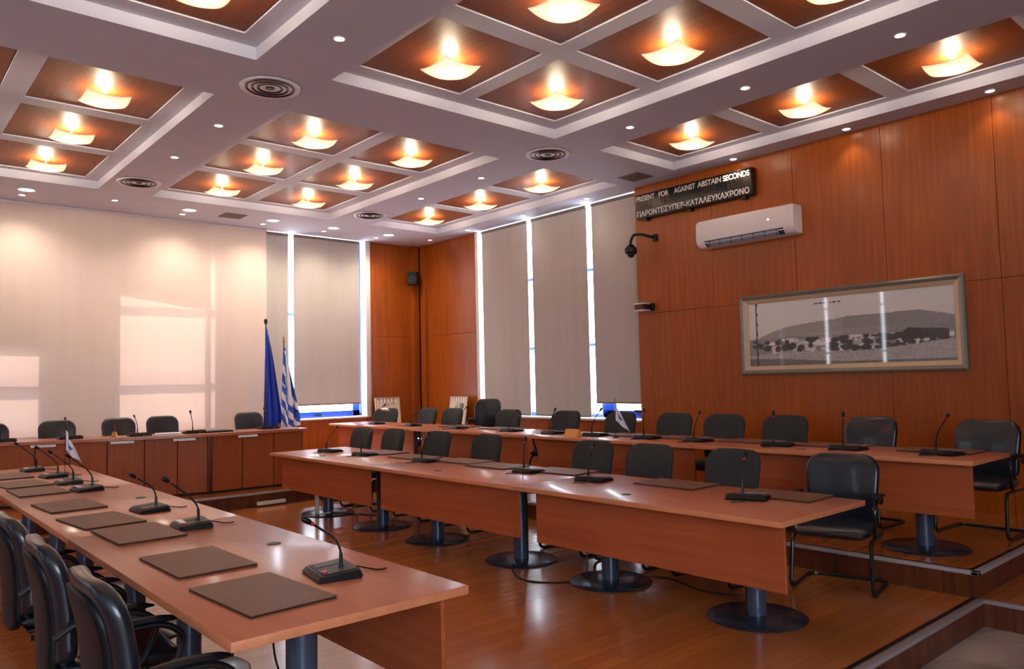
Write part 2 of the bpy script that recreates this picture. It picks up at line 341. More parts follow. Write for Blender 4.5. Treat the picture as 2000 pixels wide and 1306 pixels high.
# ------------------------------------------------------------------ walls
def panels(bm, plane, const, thick, us, zs, gap=.004, sign=1):
    for u0, u1 in zip(us, us[1:]):
        for z0, z1 in zip(zs, zs[1:]):
            if plane == 'x': bm.box(const, const+thick*sign, u0+gap/2, u1-gap/2, z0+gap/2, z1-gap/2, .0015, 1) if sign > 0 else None
            else: bm.box(u0+gap/2, u1-gap/2, const, const+thick, z0+gap/2, z1-gap/2, .0015, 1)
b = MB(); panels(b, 'x', XR, .03, [-4.0, -2.8, -1.65, -.5, .3, 1.33, 2.42, 3.48, 4.5, 5.62, 6.86], [0, 2.42, ZC+.05])
b.box(XR+.03, XR+.22, -4.0, 6.86, -STEP, ZC+.1, mi=1); b.box(XR, XR+.2, 6.856, 6.864, 0, ZC+.05)
struct(b.obj('wall_right', [M['wall_wood'], M['gap_black']], smooth=False))
b = MB(); panels(b, 'x', XRW, .03, [10.60, 11.55, 12.30], [.9, 2.42, ZC+.05]); b.box(XRW+.03, XRW+.2, 10.6, 12.6, 0, ZC+.1, mi=1)
b.box(XRW-.06, XRW, 12.18, 12.34, 0, ZC+.02, .004)
b.box(XRW-.02, XRW+.1, 10.6, 12.4, Z2, .92); b.box(XRW-.02, XRW+.3, 6.86, 10.6, Z2, .93)
struct(b.obj('wall_right_corner', [M['wall_wood'], M['gap_black']], smooth=False))
b = MB(); panels(b, 'y', YB+.02, .03, [7.36, 8.30], [.9, 2.42, ZC+.05]); b.box(7.36, 8.6, YB+.05, YB+.2, 0, ZC+.1, mi=1)
b.box(8.28, 8.42, YB-.08, YB+.03, 0, ZC+.02, .004)
b.box(5.2, 8.5, YB-.01, YB+.2, Z2, .93)
struct(b.obj('wall_back_corner', [M['wall_wood'], M['gap_black']], smooth=False))
# masonry wall behind screen: pillars between window openings
b = MB(); yo, y1 = YB+.22, YB+.42
b.box(XL-.4, -1.0, yo, y1, -.2, ZC+.3); b.box(2.11, 3.11, yo, y1, -.2, ZC+.3); b.box(-1.0, 2.11, yo, y1, -.2, .95); b.box(3.11, 7.36, yo, y1, -.2, .93); b.box(4.56, 5.46, yo, y1, .9, ZC+.3)
b.box(7.36, 8.8, yo, y1, -.2, ZC+.3)
struct(b.obj('wall_back', M['plaster'], smooth=False))
b = MB(); xo, x1 = XRW+.2, XRW+.4
b.box(xo, x1, 10.72, 12.9, -.2, ZC+.3); b.box(xo, x1, 6.6, 10.72, -.2, .93); b.box(xo-.15, x1, 6.4, 6.84, -.2, ZC+.3)
struct(b.obj('wall_right_outer', M['plaster'], smooth=False))
# left wall (behind the viewer's left): windows with blinds, open ones near the camera
b = MB()
b.box(XL-.2, XL, YN-.2, -2.0, -.2, ZC+.3); b.box(XL-.2, XL, -2.0, 6.0, -.2, .95); b.box(XL-.2, XL, 6.0, 7.0, -.2, ZC+.3)
b.box(XL-.2, XL, 7.0, 11.0, -.2, .95); b.box(XL-.2, XL, 11.0, YB+.4, -.2, ZC+.3); b.box(XL-.2, XL, 1.6, 2.4, .9, ZC+.3)
struct(b.obj('wall_left', M['plaster'], smooth=False))
b = MB(); b.box(XL-.2, -2.5, YN-.2, YN, -.2, ZC+.3); b.box(0.2, XR+.3, YN-.2, YN, -.2, ZC+.3); b.box(-2.5, 0.2, YN-.2, YN, -.2, .9); struct(b.obj('wall_front', M['wall_wood'], smooth=False))

# window frames and panes
def window(n, plane, c, u0, u1, z0, z1, bars_u, bars_z, fr=.06, w=.05):
    b = MB()
    def bx(a0, a1, q0, q1, d=.03):
        if plane == 'y': b.box(a0, a1, c-d, c+d, q0, q1, .004, 1)
        else: b.box(c-d, c+d, a0, a1, q0, q1, .004, 1)
    bx(u0, u0+fr, z0, z1); bx(u1-fr, u1, z0, z1); bx(u0, u1, z0, z0+fr); bx(u0, u1, z1-fr, z1)
    for u in bars_u: bx(u-w/2, u+w/2, z0, z1, .028)
    for z in bars_z: bx(u0, u1, z-w/2, z+w/2, .026)
    o = struct(b.obj('window_%d' % n, M['blue_frame']))
    b = MB()
    if plane == 'y': b.box(u0, u1, c-.003, c+.003, z0, z1)
    else: b.box(c-.003, c+.003, u0, u1, z0, z1)
    b.obj('window_pane', M['glass'], o, smooth=False)
    return o
window(1, 'y', YB+.11, -1.0, 2.13, .95, ZC+.2, [.5], [1.65, 2.85], w=.13)
window(2, 'y', YB+.11, 3.05, 4.58, .93, ZC+.2, [4.405], [1.66, 2.85], w=.085)
window(3, 'y', YB+.30, 5.46, 7.36, .95, ZC+.2, [], [2.80], w=.07)
window(4, 'x', XRW+.26, 6.84, 10.72, .95, ZC+.2, [], [2.07, 3.23], w=.05)
window(5, 'x', XL-.1, -2.0, 1.6, .95, ZC+.2, [-.8, .4], [3.2])
window(6, 'x', XL-.1, 2.4, 6.0, .95, ZC+.2, [3.6, 4.8], [3.2])
window(7, 'x', XL-.1, 7.0, 11.0, .95, ZC+.2, [], [2.07, 3.23])
window(10, 'y', YN-.1, -2.5, 0.2, .9, ZC+.2, [-1.15], [3.2])  # unseen window added behind the camera to let daylight in
# lower sash details of the uncovered strips
b = MB(); b.box(5.86, 7.20, YB+.12, YB+.17, .965, 1.065, .006); b.box(7.06, 7.20, YB+.12, YB+.17, .965, 1.23, .006)
b.cyl((6.35, YB+.115, 1.0), (6.35, YB+.09, 1.0), .012); b.box(6.28, 6.42, YB+.085, YB+.1, .99, 1.015, .004, mi=1)
struct(b.obj('window_8', [M['blue_frame'], M['black_plastic']]))
b = MB(); b.box(XRW+.08, XRW+.13, 6.86, 7.78, .965, 1.075, .006); b.box(XRW+.08, XRW+.13, 7.56, 7.80, .965, 1.20, .006); b.box(XRW+.07, XRW+.09, 7.0, 7.18, 1.05, 1.085, .004, mi=1)
struct(b.obj('window_9', [M['blue_frame'], M['black_plastic']]))
b = MB(); b.box(5.3, 7.30, YB-.04, YB+.2, .925, .955, .006); b.box(XRW-.06, XRW+.2, 6.865, 10.62, .925, .955, .006)
b.box(7.27, 7.37, YB-.02, YB+.18, .93, ZC, .004)
b.box(XRW-.02, XRW+.16, 10.58, 10.66, .95, ZC, .004)
struct(b.obj('trim_4', M['sill']))

# ------------------------------------------------------------------ ceiling with coffers
PX, PY = 1.09, 1.17
XCOL = {'left': [.46, 1.76], 'mid': [3.865, 5.14], 'right': [7.31], 'far_left': [-1.66]}
XRNG = {'far_left': (-2.36, -.93), 'left': (-.23, 2.475), 'mid': (3.15, 5.86), 'right': (6.58, 7.985)}
YROW = {'far': [7.70, 9.07, 10.44], 'near': [5.17, 3.79, 2.41], 'behind': [-.3, -1.68]}
YRNG = {'far': (6.885, 11.14), 'near': (1.70, 5.945), 'behind': (-2.5, .6)}
UP = .105
b = MB()
xs = sorted([XL-.1, XRW+.3]+[v for r in XRNG.values() for v in r]); ys = sorted([YN, YB+.5]+[v for r in YRNG.values() for v in r])
def in_cof(x, y): return any(r[0] < x < r[1] for r in XRNG.values()) and any(r[0] < y < r[1] for r in YRNG.values())
for x0, x1_ in zip(xs, xs[1:]):
    for y0, y1_ in zip(ys, ys[1:]):
        if not in_cof((x0+x1_)/2, (y0+y1_)/2):
            b.b.faces.new([b.b.verts.new(p) for p in ((x0, y0, ZC), (x1_, y0, ZC), (x1_, y1_, ZC), (x0, y1_, ZC))])
panel_rects = []
for xr, (x0, x1_) in XRNG.items():
    for yr, (y0, y1_) in YRNG.items():
        r = [(x0, y0), (x1_, y0), (x1_, y1_), (x0, y1_)]
        for i in range(4):
            p, q = r[i], r[(i+1) % 4]
            b.b.faces.new([b.b.verts.new(v) for v in ((*p, ZC), (*q, ZC), (*q, ZC+UP), (*p, ZC+UP))])
        gx = sorted({x0, x1_} | {c+s*PX/2 for c in XCOL[xr] for s in (-1, 1)}); gy = sorted({y0, y1_} | {c+s*PY/2 for c in YROW[yr] for s in (-1, 1)})
        for a0, a1 in zip(gx, gx[1:]):
            for c0, c1 in zip(gy, gy[1:]):
                mxx, myy = (a0+a1)/2, (c0+c1)/2
                if any(abs(mxx-c) < .1 for c in XCOL[xr]) and any(abs(myy-c) < .1 for c in YROW[yr]):
                    panel_rects.append((a0, a1, c0, c1))
                    rr = [(a0, c0), (a1, c0), (a1, c1), (a0, c1)]
                    for i in range(4):
                        p, q = rr[i], rr[(i+1) % 4]
                        b.b.faces.new([b.b.verts.new(v) for v in ((*p, ZC+UP), (*q, ZC+UP), (*q, ZC+UP+.03), (*p, ZC+UP+.03))])
                else:
                    b.b.faces.new([b.b.verts.new(p) for p in ((a0, c0, ZC+UP), (a1, c0, ZC+UP), (a1, c1, ZC+UP), (a0, c1, ZC+UP))])
b.box(XL-.4, XRW+.4, YN-.2, YB+.6, ZC+.26, ZC+.32)
ceiling = struct(b.obj('ceiling', M['white'], smooth=False))
for a0, a1, c0, c1 in panel_rects:
    if c1 < .5: continue
    b = MB(); b.box(a0+.008, a1-.008, c0+.008, c1-.008, ZC+UP+.012, ZC+UP+.03, .002, 1)
    b.obj('wood_panel', M['panel_wood'], ceiling, smooth=False)

# ------------------------------------------------------------------ ceiling lamps
def make_lamp():
    r = thing('ceiling_lamp', '', 'ceiling lamp', (0, 0, 0), 0, 'square glass ceiling lamps')
    b = MB(); n = 14; hs = .185; rings = []
    for i in range(n+1):
        for s in (0,):
            u = -1+2*i/n
            rings.append([(hs*u*(1+.04*(1-(-1+2*j/n)**2)), hs*(-1+2*j/n)*(1+.04*(1-u*u)), -.045+.030*abs(u)**2.0+.030*abs(-1+2*j/n)**2.0) for j in range(n+1)])
    b.loft(rings, caps=False, closed=False)
    sh = b.obj('glass_shade', M['shade'], r)
    so = sh.modifiers.new('thickness', 'SOLIDIFY'); so.thickness = .005
    b = MB(); b.cyl((0, 0, .084), (0, 0, .096), .03, .035, 24)
    b.cyl((0, 0, -.04), (0, 0, .086), .006); b.obj('mount', M['white_gloss'], r)
    for sx, sy in ((-.55, -.45), (.55, .45)):
        k = MB(); k.sph((hs*sx, hs*sy, -.022), .009, 1, 1, .6, 10); k.obj('knob', M['black_metal'], r)
    for sx in (-1, 1):
        b = MB(); b.sph((sx*.04, -sx*.04, -.004), .016, 1, 1, 1, 10); b.obj('bulb', M['bulb'], r)
    ld = bpy.data.lights.new('lamp_glow', 'POINT'); ld.energy = 11; ld.specular_factor = .06; ld.color = (1, .80, .57); ld.shadow_soft_size = .055
    lo = link('lamp_glow', ld, r, (0, 0, .022))
    return r
lamp0 = make_lamp(); first = True
lamp_lab = {
 ('mid', 'near'): 'square glass lamp in front middle coffer', ('mid', 'far'): 'square glass lamp in rear middle coffer',
 ('left', 'near'): 'square glass lamp in front left coffer', ('left', 'far'): 'square glass lamp in rear left coffer',
 ('right', 'near'): 'square glass lamp in front right coffer', ('right', 'far'): 'square glass lamp in rear right coffer'}
for xr in ('left', 'mid', 'right'):
    for yr in ('far', 'near'):
        for ci, x in enumerate(XCOL[xr]):
            for ri, y in enumerate(YROW[yr]):
                col = '' if xr == 'right' else (', picture wall side' if ci == len(XCOL[xr])-1 else ', side away from picture wall')
                row = ['nearest the camera', 'middle row', 'nearest the screen'][ri] if yr == 'far' else ['row nearest the screen', 'middle row', 'row nearest the camera'][ri]
                lab = '%s%s, %s' % (lamp_lab[(xr, yr)], col.replace('column ', ''), row)
                if first: lamp0.location = (x, y, ZC+UP-.084); lamp0['label'] = lab; first = False
                else: copy_tree(lamp0, loc=(x, y, ZC+UP-.084), label=lab)

# ------------------------------------------------------------------ downlights
def make_down(r, big):
    t = thing('recessed_downlight', '', 'downlight', group='large round downlights' if big else 'small round downlights')
    b = MB(); b.lathe([(r*.80, -.001), (r, -.001), (r*1.02, -.006), (r*.98, -.011), (r*.82, -.009), (r*.80, -.001)], seg=28); b.obj('trim_ring', M['white_gloss'], t)
    b = MB(); b.lathe([(.001, -.004), (r*.8, -.004), (r*.8, .0), (.001, .0)], seg=24); b.obj('lens', M['lens_big'] if big else M['lens'], t)
    return t
def spotlight(parent, e, ang, col, blend=.6, rot=(0, 0, 0)):
    d = bpy.data.lights.new('downlight_beam', 'SPOT'); d.energy = e; d.spot_size = math.radians(ang); d.spot_blend = blend; d.color = col; d.shadow_soft_size = .03
    o = link('downlight_beam', d, parent, (0, 0, -.02)); o.rotation_euler = rot
sm = make_down(.047, False); bgd = make_down(.115, True)
small = []
for k, y in enumerate((5.17, 7.69, 9.07, 11.66)): small.append((2.81, y, 'on the left ceiling beam, %s from the front' % ORD[k], 0))
for k, y in enumerate((2.41, 3.79, 5.17, 7.69, 9.08)): small.append((6.22, y, 'on the right ceiling beam, %s from the front' % ORD[k], 0))
for k, y in enumerate((2.38, 3.77, 5.18, 7.67, 9.08, 10.53, 11.68)): small.append((8.165 if y < 7 else 8.19, y, 'along the window and picture wall, %s from the front' % ORD[k], 1))
for k, x in enumerate((1.755, 3.845, 5.12, 6.205, 7.245)): small.append((x, 12.03, 'in the row against the screen wall, %s from the left' % ORD[k], 2))
f = True
for x, y, lab, kind in small:
    l = 'small lit round downlight '+lab
    if f: o = sm; o.location = (x, y, ZC); o['label'] = l; f = False
    else: o = copy_tree([q for q in (sm,)][0], loc=(x, y, ZC), label=l)
    for ch in [c for c in bpy.data.objects if c.parent == o and c.type == 'LIGHT']: bpy.data.objects.remove(ch)
    if kind == 2: spotlight(o, 19, 130, (1, .86, .66), 1)
    elif kind == 1 and y > 7: spotlight(o, 4, 100, (1, .9, .75), .8)
    elif kind == 1: spotlight(o, 7, 100, (1, .84, .62), .8)
    else: spotlight(o, 5 if y < 4.5 else 12, 120, (1, .9, .78), .9)
f = True
for k, x in enumerate((1.755, 3.84, 5.14, 6.21, 7.30)):
    l = 'large lit round downlight near the screen wall, %s from the left' % ORD[k]
    if f: o = bgd; o.location = (x, 11.69, ZC); o['label'] = l; f = False
    else: o = copy_tree(bgd, loc=(x, 11.69, ZC), label=l)
    for ch in [c for c in bpy.data.objects if c.parent == o and c.type == 'LIGHT']: bpy.data.objects.remove(ch)
    spotlight(o, 50, 160, (1, .88, .72), 1)

# round air diffusers, square grilles
def make_diff():
    t = thing('ceiling_diffuser', '', 'air diffuser', group='round ceiling diffusers')
    b = MB(); b.lathe([(.215, 0), (.262, 0), (.255, -.012), (.215, -.006)], seg=40); b.obj('rim', M['white_gloss'], t)
    for k, (r, z) in enumerate(((.185, .0), (.135, .0), (.085, .0))):
        b = MB(); b.lathe([(r-.02, .012), (r+.02, -.016), (r+.024, -.014), (r-.014, .018)], seg=40); b.obj('ring_vane', M['grille'], t)
    b = MB(); b.lathe([(.001, -.014), (.035, -.014), (.045, 0), (.001, .0)], seg=24); b.obj('centre_cap', M['grille'], t)
    b = MB(); b.lathe([(.001, .03), (.215, .03), (.215, .0), (.213, .0), (.213, .028), (.001, .028)], seg=32); b.obj('throat', M['dark_void'], t)
    return t
M['grille'] = mat('grey_vane', L((40, 46, 54)), 0.4, metal=.4); M['dark_void'] = mat('dark_void', L((40, 42, 46)), 0.7)
dif = make_diff(); dif.scale = (1, 1, 1)
dl = [(2.80, 6.42, 'on the left beam in front of the front middle coffer'), (6.19, 6.40, 'between the front middle and right coffers'), (2.80, 10.46, 'on the left beam nearest the screen'), (6.20, 10.47, 'on the right beam nearest the corner')]
for k, (x, y, s) in enumerate(dl):
    lab = 'round grey ceiling air diffuser '+s
    if k == 0: dif.location = (x, y, ZC-.005); dif['label'] = lab
    else: copy_tree(dif, loc=(x, y, ZC-.005), label=lab)
def make_grille():
    t = thing('ceiling_grille', '', 'ceiling grille', group='square ceiling grilles')
    b = MB(); s = .17
    for a in ((-s, s, -s, -s+.02), (-s, s, s-.02, s), (-s, -s+.02, -s+.02, s-.02), (s-.02, s, -s+.02, s-.02)): b.box(*a, -.008, 0, .001, 1)
    b.obj('frame', M['grille_beige'], t)
    b = MB()
    for k in range(12):
        y = -s+.035+k*.0245; b.box(-s+.02, s-.02, y-.006, y+.006, -.006, 0)
    b.obj('louvre', M['grille_beige'], t, smooth=False)
    b = MB(); b.box(-s+.01, s-.01, -s+.01, s-.01, -.002, 0); b.obj('backing', M['dark_void'], t, smooth=False)
    return t
M['grille_beige'] = mat('beige_grille', L((128, 116, 108)), 0.5)
g0 = make_grille(); g0.location = (7.84, 6.45, ZC-.001); g0['label'] = 'square ceiling grille above the scoreboard corner'
copy_tree(g0, loc=(4.50, 11.72, ZC-.001), label='square ceiling grille above the right end of the screen')

# ------------------------------------------------------------------ screen and roller blinds
b = MB(); nx = 60; x0s, x1s = -2.4, 5.365
pts = []
for i in range(nx+1):
    x = x0s+(x1s-x0s)*i/nx; pts.append([(x, YB+.004*math.sin(x*9), z) for z in (.30, 1.4, 2.6, 3.4, ZC-.02)])
b.loft(pts, caps=False, closed=False)
scr = thing('projection_screen', 'huge cream fabric screen covering the left part of the far wall', 'screen', (0, 0, 0))
b.obj('fabric', M['screen'], scr)
b = MB(); b.cyl((x0s, YB, .30), (x1s, YB, .30), .014); b.obj('bottom_bar', M['white_gloss'], scr)
b = MB(); b.box(x0s, x1s, YB-.02, YB+.06, ZC-.03, ZC-.001, .004); b.obj('head_rail', M['white_gloss'], scr)
def blind(label, plane, c, u0, u1, z0, zt=ZC-.01, wedge=None, group='grey roller blinds'):
    t = thing('roller_blind', label, 'blind', group=group)
    b = MB()
    if plane == 'y': b.box(u0, u1, c-.0015, c+.0015, z0, zt)
    else: b.box(c-.0015, c+.0015, u0, u1, z0, zt)
    if wedge:
        for v in b.b.verts:
            if v.co.z < z0+.01 and v.co.x > (u0+u1)/2: v.co.z = wedge
    b.obj('fabric', M['blind'], t, smooth=False)
    b = MB()
    if plane == 'y': b.cyl((u0, c, zt-.03), (u1, c, zt-.03), .022); pass
    else: b.cyl((c, u0, zt-.03), (c, u1, zt-.03), .022)
    b.obj('roller', M['grille_beige'], t)
    if not wedge:
        b = MB()
        if plane == 'y': b.box(u0, u1, c-.008, c+.008, z0-.02, z0+.006, .003)
        else: b.box(c-.008, c+.008, u0, u1, z0-.02, z0+.006, .003)
        b.obj('bottom_bar', M['grille_beige'], t)
    return t
blind('narrow grey roller blind between the blue flag and the striped flag', 'y', YB+.06, 5.375, 5.785, .97)
blind('wide grey roller blind on the far wall right of the striped flag', 'y', YB+.04, 5.875, 7.17, 1.20)
blind('grey roller blind on the window wall nearest the corner', 'x', XRW+.0, 9.285, 10.475, .985)
blind('grey roller blind in the middle of the window wall', 'x', XRW+.0, 7.945, 9.175, .985)
blind('shorter grey roller blind beside the scoreboard', 'x', XRW+.0, 6.87, 7.835, 1.195)
for k, (u0, u1, w_) in enumerate(((7.0, 8.18, 'third'), (8.26, 9.62, 'second'), (9.70, 10.95, 'first'))):
    blind('grey roller blind on the left wall, %s from the screen' % w_, 'x', XL+.03, u0, u1, 1.0, group='left wall blinds')
for k, (u0, u1, w_) in enumerate(((-1.95, -.45, 'farthest from'), (-.38, 1.55, 'second farthest from'), (2.45, 4.2, 'fifth from'), (4.28, 5.95, 'fourth from'))):
    blind('grey roller blind on the left wall, %s the screen' % w_, 'x', XL+.03, u0, u1, 1.0, group='left wall blinds')
blind('unseen slanting blind added behind the screen to shape the sun patch', 'y', YB+.06, 3.06, 4.40, 3.02, wedge=2.84)  # added out of sight to cut the sunlit patch at a slant
blind('unseen blind added behind the screen at its left to shape the sun patch', 'y', YB+.06, -.98, 2.14, 2.13)  # added out of sight to trim the top of the left sunlit patch

# ------------------------------------------------------------------ long tables
def make_table(length, X0, X1, side, zt=.73):
    """local: x across, y along from 0; side=-1 modesty panel on low-x side, +1 on high-x side"""
    t = thing('conference_table', '', 'table', group='long conference tables')
    w = X1-X0
    b = MB(); b.box(0, w, .0015, length-.0015, zt-.035, zt, .004, 2)
    for f_ in b.b.faces:
        f_.normal_update(); f_.material_index = 0 if abs(f_.normal.z) > .7 else 1
    b.obj('tabletop', [M['table_wood'], M['edge_wood']], t)
    b = MB(); xm = .09 if side < 0 else w-.11
    y0, y1 = (.04, length-.16); b.box(xm, xm+.02, y0, y1, .31, zt-.045, .002, 1); b.obj('modesty_panel', M['modesty_wood'], t)
    for y in (.50, length-.50-.02):
        xc = w/2
        b = MB(); b.cyl((xc, y, .02), (xc, y, zt-.06), .063, .063, 32); col = b.obj('column', M['grey_metal'], t)
        b = MB(); b.lathe([(.001, 0), (.31, 0), (.315, .006), (.30, .014), (.10, .022), (.001, .022)], (xc, y, 0), 48); b.obj('base_disc', M['disc_metal'], t)
        b = MB(); b.box(xc-.3, xc+.3, y-.04, y+.04, zt-.06, zt-.035, .004); b.obj('support_arm', M['black_metal'], t)
        b = MB(); sx = 1 if side > 0 else -1; xe = xm if side > 0 else xm+.02
        b.prism([(xe-sx*.002, zt-.05), (xe-sx*.05, zt-.05), (xe-sx*.045, zt-.11), (xe-sx*.002, zt-.17)], 'y', y-.02, y+.02)
        b.obj('panel_bracket', M['grey_metal'], t)
    b = MB(); b.lathe([(.001, 0), (.035, 0), (.035, .003), (.001, .003)], (w*.78 if side > 0 else w*.22, length*.58, zt), 24); b.obj('cable_grommet', M['grey_plastic'], t)
    return t
X10, X11, Y10, Y11 = 3.93, 4.955, 2.28, 9.07
X00, X01, Y00, Y01 = .95, 1.91, 2.49, 9.60
X20, X21, Y20, Y21 = 6.0, 6.79, 1.99, 11.51
def row_tables(n, X0, X1, Y0, Y1, z, side, names):
    ln = (Y1-Y0)/n; t0 = make_table(ln, X0, X1, side)
    for k in range(n):
        if k == 0: t0.location = (X0, Y0, z); t0['label'] = names[0]
        else: copy_tree(t0, loc=(X0, Y0+k*ln, z), label=names[k])
row_tables(3, X10, X11, Y10, Y11, 0, -1, ['middle row cherry table with pedestal discs, nearest the camera', 'centre cherry table of the middle row between two others', 'middle row cherry table farthest away, beside the raised desk'])
row_tables(3, X00, X01, Y00, Y01, 0, 1, ['foreground cherry table at lower left, its near end in view', 'second cherry table of the left foreground row', 'third cherry table of the left row, nearest the raised desk'])
row_tables(4, X20, X21, Y20, Y21, Z2, -1, ['rear row cherry table on the step, at the far right', 'rear row cherry table on the step, second from the right', 'rear row cherry table on the step, third from the right', 'rear row cherry table on the step, by the far corner'])

# ------------------------------------------------------------------ chairs
def rr_ring(cx, hw, th, z, lean, n=6, bow=0.0):
    """rounded rectangle cross-section in x(thickness)/y(width); bow bends the edges forward"""
    pts = []; r = min(th*.98, hw*.5)
    for (sx, sy, a0) in ((1, 1, 0), (-1, 1, 90), (-1, -1, 180), (1, -1, 270)):
        for k in range(n+1):
            a = math.radians(a0+90*k/n); px = sx*0; 
            x = (th-r)*sx+r*math.cos(a); y = (hw-r)*sy+r*math.sin(a); pts.append((x, y))
        if sx == 1 and sy == 1:
            for q in (.66, .33, 0, -.33, -.66)[0:0]: pass
    # refine flat sides so that the bow can bend them
    out = []
    for i in range(len(pts)):
        a, b2 = pts[i], pts[(i+1) % len(pts)]; out.append(a)
        if abs(a[1]-b2[1]) > .1:
            for q in (1/6, 2/6, 3/6, 4/6, 5/6): out.append((a[0]+(b2[0]-a[0])*q, a[1]+(b2[1]-a[1])*q))
    return [(cx+x+bow*(y/.25)**2, y, z) for x, y in out]
def make_chair(fab, shell, label, name='armchair'):
    t = thing(name, label, 'chair')
    # seat: front towards +x
    b = MB(); rings = []
    for i in range(15):
        u = -1+2*i/14; e = (1-abs(u)**6)**(1/3); hw = .235+.015*(u+1)/2
        th = .038*max(e, .12); z = .445-.018*max(0, u-.3)**1.5*2-.004*u
        ring = []
        for k in range(28):
            a = 2*PI*k/28; cy, sz = math.cos(a), math.sin(a)
            y = hw*max(e, .8)*math.copysign(abs(cy)**.35, cy); zz = th*math.copysign(abs(sz)**.7, sz)
            ring.append((.235*u+.01, y, z+zz))
        rings.append(ring)
    b.loft(rings); b.obj('seat', fab, t, ang=60)
    b = MB(); b.box(-.2, .2, -.2, .2, .395, .412, .006); b.obj('seat_pan', shell, t)
    # backrest cushion and shell
    def back(z0, z1, hw_b, hw_t, th, off, top_r, n=22):
        rings = []
        for i in range(n+1):
            v = i/n; v2 = 1-(1-v)**1.6; z = z0+(z1-z0)*v2; h = z1-z
            hw = hw_b+(hw_t-hw_b)*v2
            if h < top_r: hw -= top_r*(1-math.sqrt(max(0, 1-((top_r-h)/top_r)**2)))*.95
            hb = z-z0
            if hb < .06: hw -= .06*(1-math.sqrt(max(0, 1-((.06-hb)/.06)**2)))*.8
            tt = th*(.35+.65*math.sqrt(max(0.0, 1-max(0, (top_r*.5-h)/(top_r*.5))**2)))
            s = (z-.5)/.45
            cx = -.225-.07*s+.018*math.sin(s*PI)+off
            rings.append(rr_ring(cx, hw, tt, z, 0, bow=.035))
        return rings
    b = MB(); b.loft(back(.47, .965, .222, .250, .036, .012, .13)); b.obj('backrest', fab, t, ang=60)
    b = MB(); rg = back(.40, .92, .160, .205, .020, -.022, .12); b.loft(rg); b.obj('back_shell', shell, t, ang=60)
    for k in range(3):
        b = MB(); z = .46+.022*k; b.loft([[(-.20-.004*k+.012*math.cos(2*PI*q/8), y, z+.011*math.sin(2*PI*q/8)) for q in range(8)] for y in (-.19, -.1, 0, .1, .19)]); b.obj('lumbar_rib', fab, t)
    # cantilever tube frame
    b = MB(); pts = []
    path = [(-.20, -.245, .385), (.19, -.245, .385), (.235, -.255, .012), (-.27, -.255, .012), (-.27, .255, .012), (.235, .255, .012), (.19, .245, .385), (-.20, .245, .385)]
    b.tube(fillet(path, .07, 6), .0125, 10); b.obj('sled_frame', M['black_metal'], t)
    # armrests
    for s in (-1, 1):
        b = MB(); pth = [(-.245, s*.235, .60), (-.16, s*.262, .665), (.05, s*.266, .66), (.13, s*.264, .60), (.08, s*.252, .45), (.02, s*.24, .39)]
        b.tube(fillet(pth, .07, 6), .013, 10); ar = b.obj('armrest', M['black_metal'], t)
        b = MB(); rings = []
        for i in range(9):
            u = -1+2*i/8; e = max(.3, (1-abs(u)**4)**.5); rings.append([(-.04+.15*u, s*.262+.024*e*math.cos(2*PI*k/12), .683+.014*e*math.sin(2*PI*k/12)-.012*u*u) for k in range(12)])
        b.loft(rings); b.obj('arm_pad', shell, ar)
    return t
chairF = make_chair(M['black_fabric'], M['shell'], '')
chairL = make_chair(M['black_leather'], M['shell'], '')
used = {'F': False, 'L': False}
def place_chair(kind, x, y, z, rz, label, group, scale=None):
    src = chairF if kind == 'F' else chairL
    if not used[kind]:
        used[kind] = True; src.location = (x, y, z); src.rotation_euler = (0, 0, rz); src['label'] = label; src['group'] = group; o = src
        if scale: o.scale = scale
    else:
        o = copy_tree(src, loc=(x, y, z), rz=rz, label=label, scale=scale or (1, 1, 1)); o['group'] = group
    return o
SC = (1.0, 1.08, .97)
T0C = [(.90, 2.90), (.89, 3.72), (.89, 4.60), (.82, 5.4), (.82, 6.2)]
nm = ['nearest the camera', 'second from the camera', 'third from the camera at the left picture edge', 'hidden fourth', 'hidden fifth']
for k, (x, y) in enumerate(T0C[:3]):
    place_chair('L', x, y, 0, random.uniform(-.05, .05), 'black glossy-backed armchair at left foreground table, '+nm[k], 'chairs along the left foreground table', SC)
T1C = [(5.73, 2.80), (5.32, 3.48), (5.31, 4.30), (5.30, 4.965), (5.30, 6.535), (5.30, 7.46), (5.29, 8.41), (5.22, 9.07)]
for k, (x, y) in enumerate(T1C):
    lab = 'dark grey padded armchair behind the middle table row, '+(['pulled out at its right end', 'second from the right', 'third from the right', 'fourth from the right', 'fourth from the left', 'third from the left', 'second from the left', 'first from the left'][k])
    rz = PI+(.22 if k == 0 else random.uniform(-.06, .06))
    place_chair('L' if k == 0 else 'F', x+.24*math.cos(rz), y+.24*math.sin(rz), 0, rz, lab, 'chairs behind the middle table row', SC if k == 0 else (1.0, 1.03, 1.0))
T2C = [(7.5, 2.37), (7.32, 3.29), (7.22, 4.10), (7.2, 4.79), (7.2, 5.47), (7.2, 6.28), (7.2, 7.21), (7.2, 8.36), (7.2, 9.72), (7.17, 10.36)]
for k, (x, y) in enumerate(T2C):
    lab = 'dark grey padded armchair behind the rear table row, %s from the right' % ORD[k]
    place_chair('L' if k in (0, 1) else 'F', x-.24, y, Z2, PI+random.uniform(-.06, .06), lab, 'chairs behind the rear table row', SC if k == 0 else (1.0, 1.03, .99))
place_chair('L', 7.72, 9.60, Z2, PI+.55, 'taller black leather chair by the window wall, left of its blinds', 'chairs behind the rear table row', (.95, .95, 1.12))
place_chair('F', 6.88, 11.45, Z2, PI+.35, 'dark grey armchair at the far end of the rear row, before the poster', 'chairs behind the rear table row', SC)
